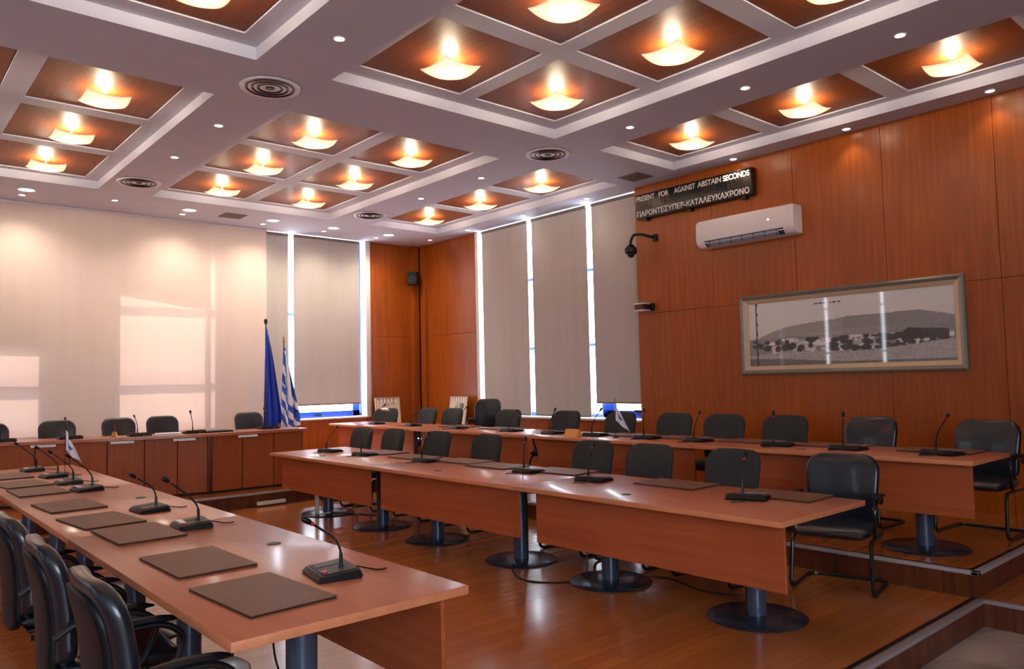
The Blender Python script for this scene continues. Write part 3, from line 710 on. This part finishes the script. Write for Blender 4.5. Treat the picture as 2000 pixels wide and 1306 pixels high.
for k, (px0, xx) in enumerate(((0, 1.42), (1, 2.16), (2, 2.94), (3, 3.51), (4, 4.79))):
    place_chair('L', xx, 11.62, Z2, -PI/2+random.uniform(-.06, .06), 'black padded armchair behind the raised desk, %s from the left' % ORD[k], 'chairs behind the raised desk', (1, .92, 1.0))

# ------------------------------------------------------------------ raised curved desk (presidium)
desk = thing('presidium_desk', 'long cherry wood presidium desk on the raised platform before the screen', 'desk', (0, 0, 0))
zt = .945
front = [(-2.2, 11.05), (-.6, 11.05), (.62, 10.98), (1.39, 10.74), (2.07, 10.50), (2.45, 10.37), (2.85, 10.26), (3.21, 10.15), (3.57, 10.04), (4.86, 10.03)]
def off(d, dx=0): return [(x+dx, y+d) for x, y in front]
def slab(poly_f, poly_b, z0, z1):
    b = MB(); rings = []
    for (x0, y0), (x1, y1) in zip(poly_f, poly_b): rings.append([(x0, y0, z0), (x0, y0, z1), (x1, y1, z1), (x1, y1, z0)])
    b.loft(rings); return b
fr = front[:-1]+[(4.90, 10.03)]
slab(fr, [(x, y+.62) for x, y in fr], zt-.035, zt).obj('desktop', M['desk_wood'], desk)
pf = [(x, y+.05) for x, y in front]
for (x0, y0), (x1, y1) in zip(pf, pf[1:]):
    nseg = max(1, round(math.hypot(x1-x0, y1-y0)/.46))
    for s in range(nseg):
        a, c = s/nseg, (s+1)/nseg; g = .006
        ax, ay = x0+(x1-x0)*a+g, y0+(y1-y0)*a; bx_, by = x0+(x1-x0)*c-g, y0+(y1-y0)*c
        b = MB(); b.loft([[(ax, ay, Z2+.03), (ax, ay, zt-.04), (ax, ay+.018, zt-.04), (ax, ay+.018, Z2+.03)], [(bx_, by, Z2+.03), (bx_, by, zt-.04), (bx_, by+.018, zt-.04), (bx_, by+.018, Z2+.03)]])
        b.obj('front_panel', M['cab_wood'], desk, smooth=False)
slab([(x, y+.02) for x, y in pf], [(x, y+.05) for x, y in pf], Z2, zt-.04).obj('carcass', M['gap_black'], desk, smooth=False)
b = MB(); b.box(4.84, 4.865, 10.075, 10.6, Z2, zt-.036, .002); b.obj('end_panel', M['cab_wood'], desk)
b = MB(); b.box(3.545, 3.60, 10.055, 10.10, Z2+.02, zt-.036, .003); b.obj('dark_gap_strip', M['riser'], desk)  # dark strip put in for the shaded gap between the desk units

# ------------------------------------------------------------------ conference microphones
def make_mic(bend):
    t = thing('conference_microphone', '', 'microphone', group='gooseneck conference microphones')
    b = MB(); prof = [(-.078, 0), (.078, 0), (.082, .012), (.07, .036), (-.066, .024), (-.082, .008)]
    # rounded wedge base, x towards the speaker is negative
    rings = []
    for y, s in ((-.108, .72), (-.104, .9), (-.09, 1), (.09, 1), (.104, .9), (.108, .72)): rings.append([(x*(.96 if s < 1 else 1)*(.97 if s < .8 else 1), y, max(0, z*s)) for x, z in prof])
    b.loft(rings); b.obj('base', M['black_plastic'], t)
    tz = lambda x: .024+(x+.066)/.136*.012+.0008
    def plate(x0, x1, y0, y1, h, mt, nm_):
        b = MB(); b.loft([[(x0, y, tz(x0)), (x1, y, tz(x1)), (x1, y, tz(x1)+h), (x0, y, tz(x0)+h)] for y in (y0, y1)]); return b.obj(nm_, mt, t, smooth=False)
    plate(-.058, .062, -.088, .088, .0015, M['grey_plastic'], 'top_plate')
    plate(-.05, .045, .02, .08, .003, M['black_plastic'], 'speaker_grille')
    if bend != 'low': plate(-.058, -.03, -.03, .085, .0035, M['label_glare'], 'pale_strip')  # pale label strip, also standing in for white glare on the base
    b = MB(); b.cyl((-.045, -.055, tz(-.045)), (-.045, -.055, tz(-.045)+.006), .012, .011, 16); b.obj('talk_button', M['red'], t)
    P = {'low': [(.03, -.03, .03), (.028, -.03, .10), (.005, -.03, .155), (-.05, -.03, .20), (-.10, -.03, .235)],
         'far': [(.03, -.03, .03), (.028, -.03, .11), (-.01, -.03, .17), (-.07, -.03, .225), (-.13, -.03, .275)],
         'high': [(.03, -.03, .03), (.03, -.03, .09), (.01, -.03, .16), (-.02, -.03, .21), (-.05, -.03, .26)],
         'up': [(.03, -.03, .03), (.03, -.03, .10), (.028, -.03, .17), (.02, -.03, .22), (.01, -.03, .27)]}[bend]
    for ch in [c for c in bpy.data.objects if c.parent == t]:
        ch.data.transform(Matrix.Diagonal((1.2, 1.2, 1.1, 1)))
    path = smoothpath(P, 6); n_ = len(path)
    b = MB(); b.tube(path, .005, 8, radii=[.011 if i < 2 else (.008 if i < 6 else .005) for i in range(n_)]); b.obj('gooseneck', M['black_plastic'], t)
    d = (path[-1]-path[-3]).normalized(); e = path[-1]
    b = MB(); b.tube([e-d*.002, e+d*.006, e+d*.03, e+d*.042, e+d*.046], .012, 12, radii=[.007, .012, .014, .011, .004]); h = b.obj('microphone_head', M['black_plastic'], t)
    b = MB(); b.tube([e-d*.012, e-d*.002], .0095, 12); b.obj('light_ring', M['red'], h)
    b = MB(); b.tube(smoothpath([(.075, .03, .010), (.12, .04, .012), (.16, .0, .006), (.19, -.05, .005), (.23, -.045, .005)], 6), .0035, 6); b.obj('cable', M['black_plastic'], t)
    return t
mics = {k: make_mic(k) for k in ('low', 'far', 'high', 'up')}; mused = {k: False for k in mics}
def place_mic(k, x, y, z, rz, label, group='gooseneck conference microphones'):
    if not mused[k]:
        mused[k] = True; o = mics[k]; o.location = (x, y, z); o.rotation_euler = (0, 0, rz); o['label'] = label
    else: o = copy_tree(mics[k], loc=(x, y, z), rz=rz, label=label)
    o['group'] = group
ZT = .7305
for k, (kd, x, y, rz) in enumerate((('low', 1.60, 3.05, -.18), ('far', 1.56, 4.70, -.1), ('low', 1.56, 5.52, .05), ('far', 1.51, 7.05, .1), ('far', 1.50, 7.68, 0), ('far', 1.51, 8.38, .1), ('far', 1.47, 9.2, 0))):
    place_mic(kd, x, y, ZT, rz, 'black gooseneck microphone on the left foreground table row, %s from the near end' % ORD[k], 'microphones on the left table row')
for k, (kd, x, y, rz) in enumerate((('high', 4.53, 2.86, PI+.3), ('high', 4.55, 4.27, PI+.2), ('up', 4.60, 5.10, PI), ('high', 4.55, 6.62, PI+.1), ('low', 4.50, 7.77, PI+.2), ('far', 4.47, 8.54, PI+.3))):
    place_mic(kd, x, y, ZT, rz, 'black gooseneck microphone on the middle table row, %s from the right' % ORD[k], 'microphones on the middle table row')
ZT2 = ZT+Z2
for k, y in enumerate((2.32, 3.05, 3.69, 4.55, 5.18, 5.92, 6.6, 7.35, 8.46, 9.57, 10.6)):
    kd = ['far', 'up', 'up', 'high', 'up', 'far', 'high', 'low', 'far', 'low', 'far'][k]
    place_mic(kd, 6.36, y, ZT2, PI+random.uniform(-.25, .25), 'black gooseneck microphone on the rear table row, %s from the right' % ORD[k], 'microphones on the rear table row')
for k, (kd, x, y) in enumerate((('low', 1.45, 11.0), ('low', 2.12, 10.80), ('low', 2.86, 10.58), ('high', 3.50, 10.45), ('high', 4.5, 10.42))):
    place_mic(kd, x, y, zt+.0005, -PI/2+PI+random.uniform(-.3, .3) if False else -PI/2, 'black gooseneck microphone on the raised desk, %s from the left' % ORD[k], 'microphones on the raised desk')

# ------------------------------------------------------------------ brown desk pads
def make_pad():
    t = thing('desk_folder', '', 'folder', group='brown leather desk folders')
    b = MB(); b.box(-.175, .175, -.275, .275, .009, .0125, .0012, 1); b.obj('cover', M['pad'], t)
    b = MB(); b.box(-.171, .171, -.271, .271, .0015, .009); b.obj('pages', M['pad_edge'], t, smooth=False)
    b = MB(); b.box(-.175, .175, -.275, .275, 0, .0025, .001, 1); b.obj('back_cover', M['pad'], t)
    return t
pad = make_pad(); pu = False
def place_pad(x, y, z, rz, label, g):
    global pu
    if not pu: pu = True; o = pad; o.location = (x, y, z); o.rotation_euler = (0, 0, rz); o['label'] = label
    else: o = copy_tree(pad, loc=(x, y, z), rz=rz, label=label)
    o['group'] = g
for k, (x, y, rz) in enumerate(((1.25, 2.965, .06), (1.26, 3.72, .02), (1.265, 4.69, .03), (1.22, 5.33, .10), (1.21, 6.17, .06), (1.20, 7.25, .03), (1.19, 7.93, .1), (1.2, 8.75, 0))):
    place_pad(x, y, ZT, rz, 'brown leather desk folder on the left foreground table row, %s from the near end' % ORD[k], 'folders on the left table row')
for k, (x, y, rz) in enumerate(((4.78, 2.76, .02), (4.77, 3.63, .0), (4.80, 4.88, .1), (4.72, 5.68, .05), (4.78, 6.28, .08), (4.70, 7.05, .02), (4.80, 7.85, .0))):
    place_pad(x, y, ZT, rz, 'brown leather desk folder on the middle table row, %s from the right' % ORD[k], 'folders on the middle table row')
for k, y in enumerate((2.42, 3.30, 4.10, 4.92, 5.62, 7.85, 8.75)):
    place_pad(6.60, y, ZT2, random.uniform(-.05, .05), 'brown leather desk folder on the rear table row, %s from the right' % ORD[k], 'folders on the rear table row')

# ------------------------------------------------------------------ wall equipment: scoreboard, air conditioner, camera, picture
sbx = XR-.10
sb = thing('vote_scoreboard', 'black electronic vote scoreboard with white lettering high on the wall', 'scoreboard', (sbx, 0, 0))
y0, y1, z0, z1 = 5.02, 6.86, 3.70, 4.075
sby0, sby1 = 4.96, 6.76
b = MB(); b.box(0, .09, sby0, sby1, z0+.02, z1-.02, .006); b.obj('case', M['board'], sb)
b = MB(); b.box(-.012, .004, sby0+.005, sby1-.005, z0+.028, z1-.028, .003); b.obj('face_panel', M['board'], sb)
def text(body, size, yl, z, width, mt, name, parent, x=-.0135):
    cu = bpy.data.curves.new('lettering', 'FONT'); cu.body = body; cu.size = size; cu.extrude = .0015; cu.align_x = 'LEFT'; cu.offset = .0018
    tmp = bpy.data.objects.new('tmp_text', cu); C.objects.link(tmp); bpy.context.view_layer.update()
    me = bpy.data.meshes.new_from_object(tmp.evaluated_get(bpy.context.evaluated_depsgraph_get())); bpy.data.objects.remove(tmp)
    me.materials.clear(); me.materials.append(mt)
    xs_ = [v.co.x for v in me.vertices]; k = width/(max(xs_)-min(xs_)); x0_ = min(xs_)
    for v in me.vertices: v.co = Vector((x-v.co.z, yl-(v.co.x-x0_)*k, z+v.co.y))
    o = link(name, me, parent); return o
W = sby1-sby0
for wd, a, c, mt in (('PRESENT', .01, .185, 'letter'), ('FOR', .225, .315, 'letter'), ('AGAINST', .365, .55, 'letter'), ('ABSTAIN', .57, .765, 'letter'), ('SECONDS', .78, .985, 'letter_glow')):
    text(wd, .098, sby1-W*a, z1-.118, W*(c-a), M[mt], 'heading_text', sb)
text('ΠΑΡΟΝΤΕΣΥΠΕΡ-ΚΑΤΑΛΕΥΚΑΧΡΟΝΟ', .10, sby1-W*.015, z0+.045, W*.965, M['letter'], 'greek_text', sb)
for a, c in ((.05, .16), (.235, .33), (.41, .53), (.60, .72), (.81, .93)):
    n_ = 2 if c-a < .115 else 3
    for q in range(n_):
        u0 = sby1-W*(a+(c-a)*q/n_)-.008; u1 = sby1-W*(a+(c-a)*(q+1)/n_)+.008
        b = MB(); zz0, zz1 = z0+.15, z0+.245; s = .009
        b.box(-.0145, -.011, u1, u1+s, zz0, zz1); b.box(-.0145, -.011, u0-s, u0, zz0, zz1)
        for zz in (zz0, (zz0+zz1)/2-s/2, zz1-s): b.box(-.0145, -.011, u1+s, u0-s, zz, zz+s)
        b.obj('digit', M['segment'], sb, smooth=False)
for yy in (5.1, 5.9, 6.62):
    b = MB(); b.box(.01, .099, yy-.03, yy+.03, z0-.01, z0+.022, .003); b.obj('bracket', M['black_metal'], sb)

ac = thing('air_conditioner', 'white wall-mounted split air conditioner below the scoreboard', 'air conditioner', (XR, 0, 0))
ay0, ay1, az0, az1 = 4.43, 5.70, 3.155, 3.50
prof = [(0, az1), (-.16, az1), (-.19, az1-.015), (-.205, az1-.05), (-.21, az0+.10), (-.195, az0+.05), (-.15, az0+.01), (-.11, az0), (0, az0)]
b = MB(); b.prism(prof, 'y', ay0, ay1)
b.obj('body', M['white_gloss'], ac)
for yy, s in ((ay0, -1), (ay1, 1)):
    b = MB(); b.loft([[(x*(1-.03*q), yy+s*.014*q, az0+.17+(z-az0-.17)*(1-.035*q)) for x, z in prof] for q in (0, 1, 2)]); b.obj('end_cap', M['white_gloss'], ac)
b = MB(); b.loft([[(-.2045, y, az0+.078), (-.192, y, az0+.044), (-.148, y, az0+.006), (-.142, y, az0+.014), (-.19, y, az0+.085)] for y in (ay0+.1, ay1-.1)]); b.obj('air_outlet', M['outlet'] if 'outlet' in M else mat('dark_blue_outlet', L((50, 66, 92)), .4), ac)
b = MB()
b.loft([[(-.206, y, az0+.066), (-.218, y, az0+.03), (-.170, y, az0-.0), (-.166, y, az0+.004), (-.205, y, az0+.04)] for y in (ay0+.16, ay1-.16)])
b.obj('louvre_flap', M['grey_flap'] if 'grey_flap' in M else mat('pale_flap', L((150, 158, 172)), .35), ac)
for k in range(7):
    b = MB(); yy = ay0+.18+k*(ay1-ay0-.36)/6; b.box(-.214, -.19, yy-.004, yy+.004, az0+.012, az0+.07); b.obj('vane', M['black_plastic'], ac, smooth=False)
b = MB(); b.cyl((-.2095, ay0+.28, az0+.2), (-.213, ay0+.28, az0+.2), .011, .011, 14); b.obj('indicator', mat('indicator_light', (.9, .95, 1), .3, emis=(.85, .95, 1, 1), estr=1.5), ac)

cm = thing('dome_camera', 'small black dome security camera on a curved wall bracket', 'security camera', (XR, 6.52, 3.44))
b = MB(); b.box(-.03, 0, -.035, .035, -.05, .05, .005); b.obj('wall_plate', M['black_plastic'], cm)
b = MB(); b.tube(fillet([(-.02, 0, 0), (-.10, .04, .02), (-.16, .10, .05), (-.25, .18, .05), (-.28, .21, -.05), (-.28, .21, -.10)], .06, 6), .019, 12); b.obj('arm', M['black_plastic'], cm)
b = MB(); b.lathe([(.001, 0), (.035, 0), (.06, -.03), (.082, -.05), (.085, -.11), (.07, -.13), (.001, -.13)], (-.28, .21, -.09), 28); b.obj('housing', M['black_plastic'], cm)
b = MB(); b.sph((-.28, .21, -.215), .058, 1, 1, .95, 20); b.obj('dome', M['black_metal'], cm)

dt = thing('motion_detector', 'small dark red wall sensor with pale top and bottom bands', 'wall sensor', (XR, 6.60, 2.505))
b = MB(); b.box(-.16, -.02, .04, .20, -.035, .035, .004); b.obj('body', mat('dark_red_plastic', L((70, 22, 22)), .4), dt)
for zz in (-.055, .036):
    b = MB(); b.box(-.165, -.02, .03, .205, zz, zz+.018, .003); b.obj('band', M['paper'], dt)
b = MB(); b.box(-.03, 0, -.03, .05, -.05, .05, .006); b.obj('mount', M['black_plastic'], dt)

# loudspeaker in the corner
sp_ = thing('corner_speaker', 'black loudspeaker high in the corner on the wooden wall', 'loudspeaker', (8.24, 12.28, 3.53), -2.6)
b = MB(); b.loft([[(x, y*s, z*s) for x, y, z in ((x0_, -.10, -.13), (x0_, .10, -.13), (x0_, .115, 0), (x0_, .10, .13), (x0_, -.10, .13), (x0_, -.115, 0))] for x0_, s in ((-.06, .7), (0, .95), (.10, 1), (.13, .92))]); b.obj('cabinet', M['black_plastic'], sp_)
b = MB(); b.lathe([(.001, 0), (.07, 0), (.085, .008), (.001, .004)], seg=24)
for v in b.b.verts: v.co = Vector((.131+v.co.z, v.co.x, v.co.y-.01))
b.obj('cone', M['black_metal'], sp_)
b = MB(); b.tube([(-.06, 0, 0), (-.12, 0, 0), (-.15, 0, .0)], .02, 10); b.obj('bracket', M['black_metal'], sp_)

# framed panorama photograph
py0, py1, pz0, pz1 = 2.735, 5.235, 1.55, 2.50
pic = thing('framed_panorama', 'long framed black and white panorama photograph of a town below hills', 'framed picture', (XR, 0, 0))
def frame_ring(o0, o1, x0, x1, mt, nm_):
    b = MB()
    def rect(o): return [(py0+o, pz0+o), (py1-o, pz0+o), (py1-o, pz1-o), (py0+o, pz1-o)]
    A, Bq = rect(o0), rect(o1)
    for i in range(4):
        j = (i+1) % 4
        vs = [(x0, *A[i]), (x0, *A[j]), (x1, *Bq[j]), (x1, *Bq[i])]; b.b.faces.new([b.b.verts.new(v) for v in vs])
    return b, nm_, mt
b = MB()
prof = [(0, -.0), (0, -.045), (.02, -.06), (.04, -.052), (.055, -.04), (.055, -.0)]
rings = []
for (cy, cz, sy, sz) in ((py0, pz0, 1, 1), (py1, pz0, -1, 1), (py1, pz1, -1, -1), (py0, pz1, 1, -1), (py0, pz0, 1, 1)):
    rings.append([(xx, cy+sy*o, cz+sz*o) for o, xx in prof])
b.loft(rings, caps=False); b.obj('outer_frame', M['dark_frame'], pic, ang=20)
prof = [(.053, 0), (.053, -.042), (.085, -.03), (.10, -.022), (.10, 0)]
rings = []
for (cy, cz, sy, sz) in ((py0, pz0, 1, 1), (py1, pz0, -1, 1), (py1, pz1, -1, -1), (py0, pz1, 1, -1), (py0, pz0, 1, 1)):
    rings.append([(xx, cy+sy*o, cz+sz*o) for o, xx in prof])
b = MB(); b.loft(rings, caps=False); b.obj('inner_slip', M['gold_frame'], pic, ang=20)
def print_mesh(name, nu, nv, posf, colf, mt, parent, mname='print'):
    verts = [posf(i/nu, j/nv) for j in range(nv+1) for i in range(nu+1)]
    faces = [(j*(nu+1)+i, j*(nu+1)+i+1, (j+1)*(nu+1)+i+1, (j+1)*(nu+1)+i) for j in range(nv) for i in range(nu)]
    me = bpy.data.meshes.new(name); me.from_pydata(verts, [], faces); me.update()
    at = me.color_attributes.new('print', 'FLOAT_COLOR', 'POINT')
    cols = [colf(i/nu, j/nv) for j in range(nv+1) for i in range(nu+1)]
    at.data.foreach_set('color', [c for q in cols for c in (*q, 1)])
    me.materials.append(mt); me.polygons.foreach_set('use_smooth', [True]*len(me.polygons))
    return link(name, me, parent)
rs = np.random.RandomState(3)
def interp(x, xs_, ys_): return float(np.interp(x, xs_, ys_))
noise_g = rs.rand(80, 200)
houses = [(rs.uniform(.12, .97), rs.uniform(.22, .42), rs.uniform(.008, .028), rs.uniform(.02, .05), rs.uniform(.45, .85)) for _ in range(95)]
trees = [(rs.uniform(.02, .98), rs.uniform(.22, .40), rs.uniform(.01, .03), rs.uniform(.02, .05)) for _ in range(80)]
def pano(u, v):
    # u left->right as seen, v bottom->top
    g = .66+.10*v-.07*u
    far = interp(u, [0, .05, .12, .22, .35, .45, .52, .60, .70, .78, .86, .95, 1], [.42, .44, .52, .60, .64, .66, .69, .70, .69, .71, .70, .64, .60])
    n1 = noise_g[int(v*79), int(u*199)]
    if v < far: g = .30+.06*n1-.06*(u > .5)+(.1 if v < far-.18 else 0)*(1-u)
    if v < interp(u, [0, .3, .6, 1], [.42, .44, .42, .50]): g = .20+.12*n1
    if v < .42:
        for (x, y, w_, h_, c) in houses:
            if abs(u-x) < w_ and abs(v-y) < h_/1: g = c if v < y+h_*.3 else c*.6
        for (x, y, w_, h_) in trees:
            if ((u-x)/w_)**2+((v-y)/h_)**2 < 1: g = .05+.03*n1
    if .76 < u < .97 and interp(u, [.76, .97], [.33, .30]) < v < interp(u, [.76, .8, .97], [.38, .47, .43]): g = .045+.03*n1
    if v < interp(u, [0, .2, .45, .62, 1], [.17, .21, .20, .18, .30]): g = .30+.2*noise_g[int(v*79), int((u*37) % 1*199)]
    if v < interp(u, [0, .2, .5], [.12, .10, .04]): g = .12+.1*n1
    if abs(u-(.045+.012*math.sin(v*40)*.12)) < .0045: g = .07
    if abs(v-.915) < .012 and (.36 < u < .50) and int(u*210) % 5 and not .42 < u < .445: g = .10
    return (g*1.0, g*.97, g*.93)
pi_ = .098
print_mesh('photograph', 260, 90, lambda u, v: (-.012, py1-pi_-(py1-py0-2*pi_)*u, pz0+pi_+(pz1-pz0-2*pi_)*v), pano, M['print'], pic)

# ------------------------------------------------------------------ leaning framed posters in the corner
def poster(label, x, y, z, rz, w_, h_, tilt, seed):
    t = thing('framed_poster', label, 'framed picture', (x, y, z), rz, 'posters leaning in the corner'); t.rotation_euler = (tilt, 0, rz)
    rq = np.random.RandomState(seed); blobs = [(rq.uniform(.2, .8), rq.uniform(.1, .8), rq.uniform(.04, .16), rq.uniform(.1, .6)) for _ in range(9)]
    def cf(u, v):
        c = (.72, .58, .42)
        for bx_, by_, r_, g_ in blobs:
            if (u-bx_)**2+((v-by_)*1.3)**2 < r_*r_: c = (g_*.9, g_*.8, g_*.7)
        if v > .82 and .12 < u < .88: c = (.85, .78, .7) if int(u*20) % 3 else (.25, .2, .18)
        return c
    print_mesh('poster_print', 40, 50, lambda u, v: (-w_/2+w_*u, -.012, h_*v), cf, M['poster'], t)
    b = MB(); 
    for a in ((-w_/2-.015, -w_/2, 0, h_), (w_/2, w_/2+.015, 0, h_), (-w_/2-.015, w_/2+.015, -.015, 0), (-w_/2-.015, w_/2+.015, h_, h_+.015)): b.box(a[0], a[1], -.02, .005, a[2], a[3], .002, 1)
    b.obj('frame', M['gold_frame'], t)
    b = MB(); b.box(-w_/2, w_/2, -.008, .004, 0, h_); b.obj('backing', M['grille_beige'], t, smooth=False)
poster('framed pale poster leaning in the corner behind the far chair', 7.62, 12.28, .806, 0, .50, .46, -.12, 4)
poster('framed pale poster leaning against the right wall of the corner', 8.27, 11.05, .806, -PI/2, .46, .46, -.12, 9)
b = MB(); b.box(7.2, 8.05, 12.06, 12.44, Z2, .79, .004); tag(b.obj('corner_cabinet', M['wall_wood']), 'low wooden cabinet in the far corner under the left leaning poster', 'cabinet')
b = MB(); b.box(8.08, 8.42, 10.7, 12.0, Z2, .79, .004); tag(b.obj('corner_cabinet', M['wall_wood']), 'low wooden cabinet by the window wall under the right leaning poster', 'cabinet')

# ------------------------------------------------------------------ flags
def flagpole(label, x, y, z, h, mt_cloth, colf, seed, wid, ztop, zbot, fin, spread=1.0):
    t = thing('flag_on_pole', label, 'flag', (x, y, z))
    b = MB(); b.cyl((0, 0, .02), (0, 0, h), .011, .011, 12); b.obj('pole', M['grey_metal'], t)
    b = MB(); b.lathe([(.001, 0), (.16, 0), (.15, .02), (.03, .05), (.001, .05)], seg=24); b.obj('base', M['black_metal'], t)
    b = MB()
    if fin == 'ball': b.lathe([(.001, 0), (.016, .01), (.02, .03), (.03, .05), (.03, .075), (.016, .10), (.001, .105)], (0, 0, h), 16)
    else: b.lathe([(.001, 0), (.012, .01), (.022, .05), (.012, .1), (.001, .15)], (0, 0, h), 12)
    b.obj('finial', M['gold'] if fin != 'ball' else M['black_metal'], t)
    def pos(u, v):
        zz = ztop+(zbot-ztop)*v; sp__ = (.02+wid*min(1, (v*1.15)**.8))
        # cloth gathered at the pole, hanging in folds
        a = u*PI*5+seed; xx = (u-.12)*sp__*spread+.012*math.sin(a*1.7+v*3); yy = .035*(.3+v)*math.sin(a)-.02
        return (xx, yy, zz-.28*u*(1-v)*wid*2-.06*math.sin(u*4)*v)
    o = print_mesh('flag_cloth', 56, 60, pos, colf, M['cloth_print'], t); o.modifiers.new('thickness', 'SOLIDIFY').thickness = .002
def eu(u, v):
    d = .75+.25*math.sin(u*14); c = (.010, .045, .42)
    return c
def gr(u, v):
    # stripes run along the fly (u), hang diagonally when draped
    s = (v*1.25-u*.55)
    if v-u*.5 < .42: # canton with cross
        return (.85, .87, .92) if abs((v-u*.5)-.24) < .055 or abs(u-.5) < .12 else (.02, .09, .45)
    return (.03, .12, .55) if int(s*9+40) % 2 else (.86, .88, .92)
flagpole('blue flag hanging on a pole at the right end of the screen', 5.17, 12.05, Z2, 2.36, None, eu, .4, .27, 2.33, .72, 'ball')
flagpole('blue and white striped flag on a pole before the narrow blind', 5.50, 12.10, Z2, 2.06, None, gr, 1.7, .26, 2.02, .66, 'spear')
def deskflag(label, x, y, z, h, rz):
    t = thing('table_flag', label, 'flag', (x, y, z), rz)
    b = MB(); b.lathe([(.001, 0), (.035, 0), (.033, .008), (.008, .015), (.001, .015)], seg=20); b.obj('base', M['gap_black'], t)
    b = MB(); b.cyl((0, 0, .01), (0, 0, h), .003, .003, 8); b.obj('pole', M['gap_black'], t)
    def pos(u, v): return (.15*u*(.35+.65*v)+.006*math.sin(u*9), .018*math.sin(u*7+v*2), h-.035-.20*v-.13*u)
    def cf(u, v):
        return (.05, .08, .25) if abs(u-.5)+abs(v-.5) < .2 else ((.25, .3, .5) if abs(u-.8) < .04 and v > .3 else (.80, .79, .82))
    o = print_mesh('pennant', 20, 24, pos, cf, M['cloth_print'], t); o.modifiers.new('thickness', 'SOLIDIFY').thickness = .0015
deskflag('small white table flag with blue emblem on the left table row', 1.66, 8.66, ZT, .46, -.6)
deskflag('small white table flag on the rear table row below the short blind', 6.28, 5.55, ZT2, .42, -.9)

# ------------------------------------------------------------------ small desk things
b = MB(); a = 0; b.loft([[(0, y0_, 0), (.10, y0_, 0), (.055, y0_, .085), (.045, y0_, .085)] for y0_ in (-.10, .10)])
tag(b.obj('name_plate', M['orange_wood'], smooth=False), 'small orange wooden name plate on the rear table row', 'name plate'); bpy.data.objects['name_plate'].location = (6.08, 6.05, ZT2)
bell = thing('hand_bell', 'small brass hand bell with dark handle on the raised desk', 'bell', (2.58, 10.62, zt))
b = MB(); b.lathe([(.001, .0), (.045, 0), (.042, .012), (.03, .03), (.026, .055), (.012, .07), (.001, .072)], seg=24); b.obj('bell_cup', M['gold'], bell)
b = MB(); b.lathe([(.001, .07), (.008, .07), (.007, .10), (.012, .13), (.009, .16), (.001, .168)], seg=14); b.obj('handle', mat('dark_red_wood', L((90, 40, 25)), .4), bell)
def doc(label, x, y, z, w_, d_, rz, h_=.006, nm_='paper_sheet', mt='paper', cat='papers'):
    b = MB(); b.box(-w_/2, w_/2, -d_/2, d_/2, 0, h_, .001, 1); o = tag(b.obj(nm_, M[mt]), label, cat); o.location = (x, y, z); o.rotation_euler = (0, 0, rz)
doc('pale papers on the raised desk before the fourth chair', 3.18, 10.5, zt, .30, .21, -.3, .02)
doc('dark closed notebook on the raised desk beside its fourth microphone', 3.78, 10.42, zt, .36, .26, 0, .02, 'notebook', 'black_plastic', 'notebook')
for k, (x, y, rz) in enumerate(((1.80, 10.60, -.33), (2.6, 10.34, -.33), (3.27, 10.13, -.28), (4.05, 10.03, 0))):
    b = MB(); b.box(-.13, .13, -.004, 0, -.03, .0, .001, 1); o = tag(b.obj('pale_strip', M['paper']), 'pale name strip on the front edge of the raised desk, %s from the left' % ORD[k], 'name strip', 'name strips on the raised desk'); o.location = (x, y-.012, zt-.04); o.rotation_euler = (0, 0, rz)
# power outlet block at the dais foot, cable duct, cables
b = MB(); b.box(4.02, 4.40, YD-.05, YD+.003, .02, .065, .006); tag(b.obj('power_strip', M['cream']), 'cream power strip at the foot of the raised platform', 'power strip')
b = MB(); b.box(4.22, 4.26, 8.42, 8.46, .004, .36, .004); b.box(4.22, 4.62, 8.42, 8.46, .004, .03, .004); tag(b.obj('cable_duct', M['cream']), 'cream cable duct under the far end of the middle table row', 'cable duct')
def cable(label, pts, r=.006, z=.0, mt='black_plastic'):
    b = MB(); b.tube(smoothpath([(x, y, z+h) for x, y, h in pts], 8), r, 7); tag(b.obj('cable', M[mt]), label, 'cable', 'loose floor cables')
cable('black cable looping on the floor between two middle row discs', [(4.25, 4.95, .03), (4.1, 4.75, .006), (4.0, 4.5, .006), (4.15, 4.25, .006), (4.35, 4.2, .02), (4.42, 4.25, .3)])
cable('black cable drooping from the near end of the left table', [(1.20, 2.75, .69), (1.26, 2.85, .5), (1.36, 2.92, .32), (1.43, 2.94, .2), (1.46, 2.9, .1)], .004)
cable('black cable hanging behind the near column of the left table', [(1.56, 3.15, .69), (1.60, 3.1, .6), (1.56, 3.1, .52), (1.49, 3.1, .49)], .004)
cable('black cable bundle on the floor at the far middle table', [(4.4, 8.4, .03), (4.6, 8.2, .008), (4.5, 7.9, .05), (4.75, 7.7, .008), (4.6, 7.45, .008), (4.45, 7.4, .03)], .009)
cable('thin black cable on the floor behind the nearest middle table', [(4.5, 4.1, .03), (4.8, 3.8, .006), (4.7, 3.3, .006), (4.9, 3.0, .006)], .005)
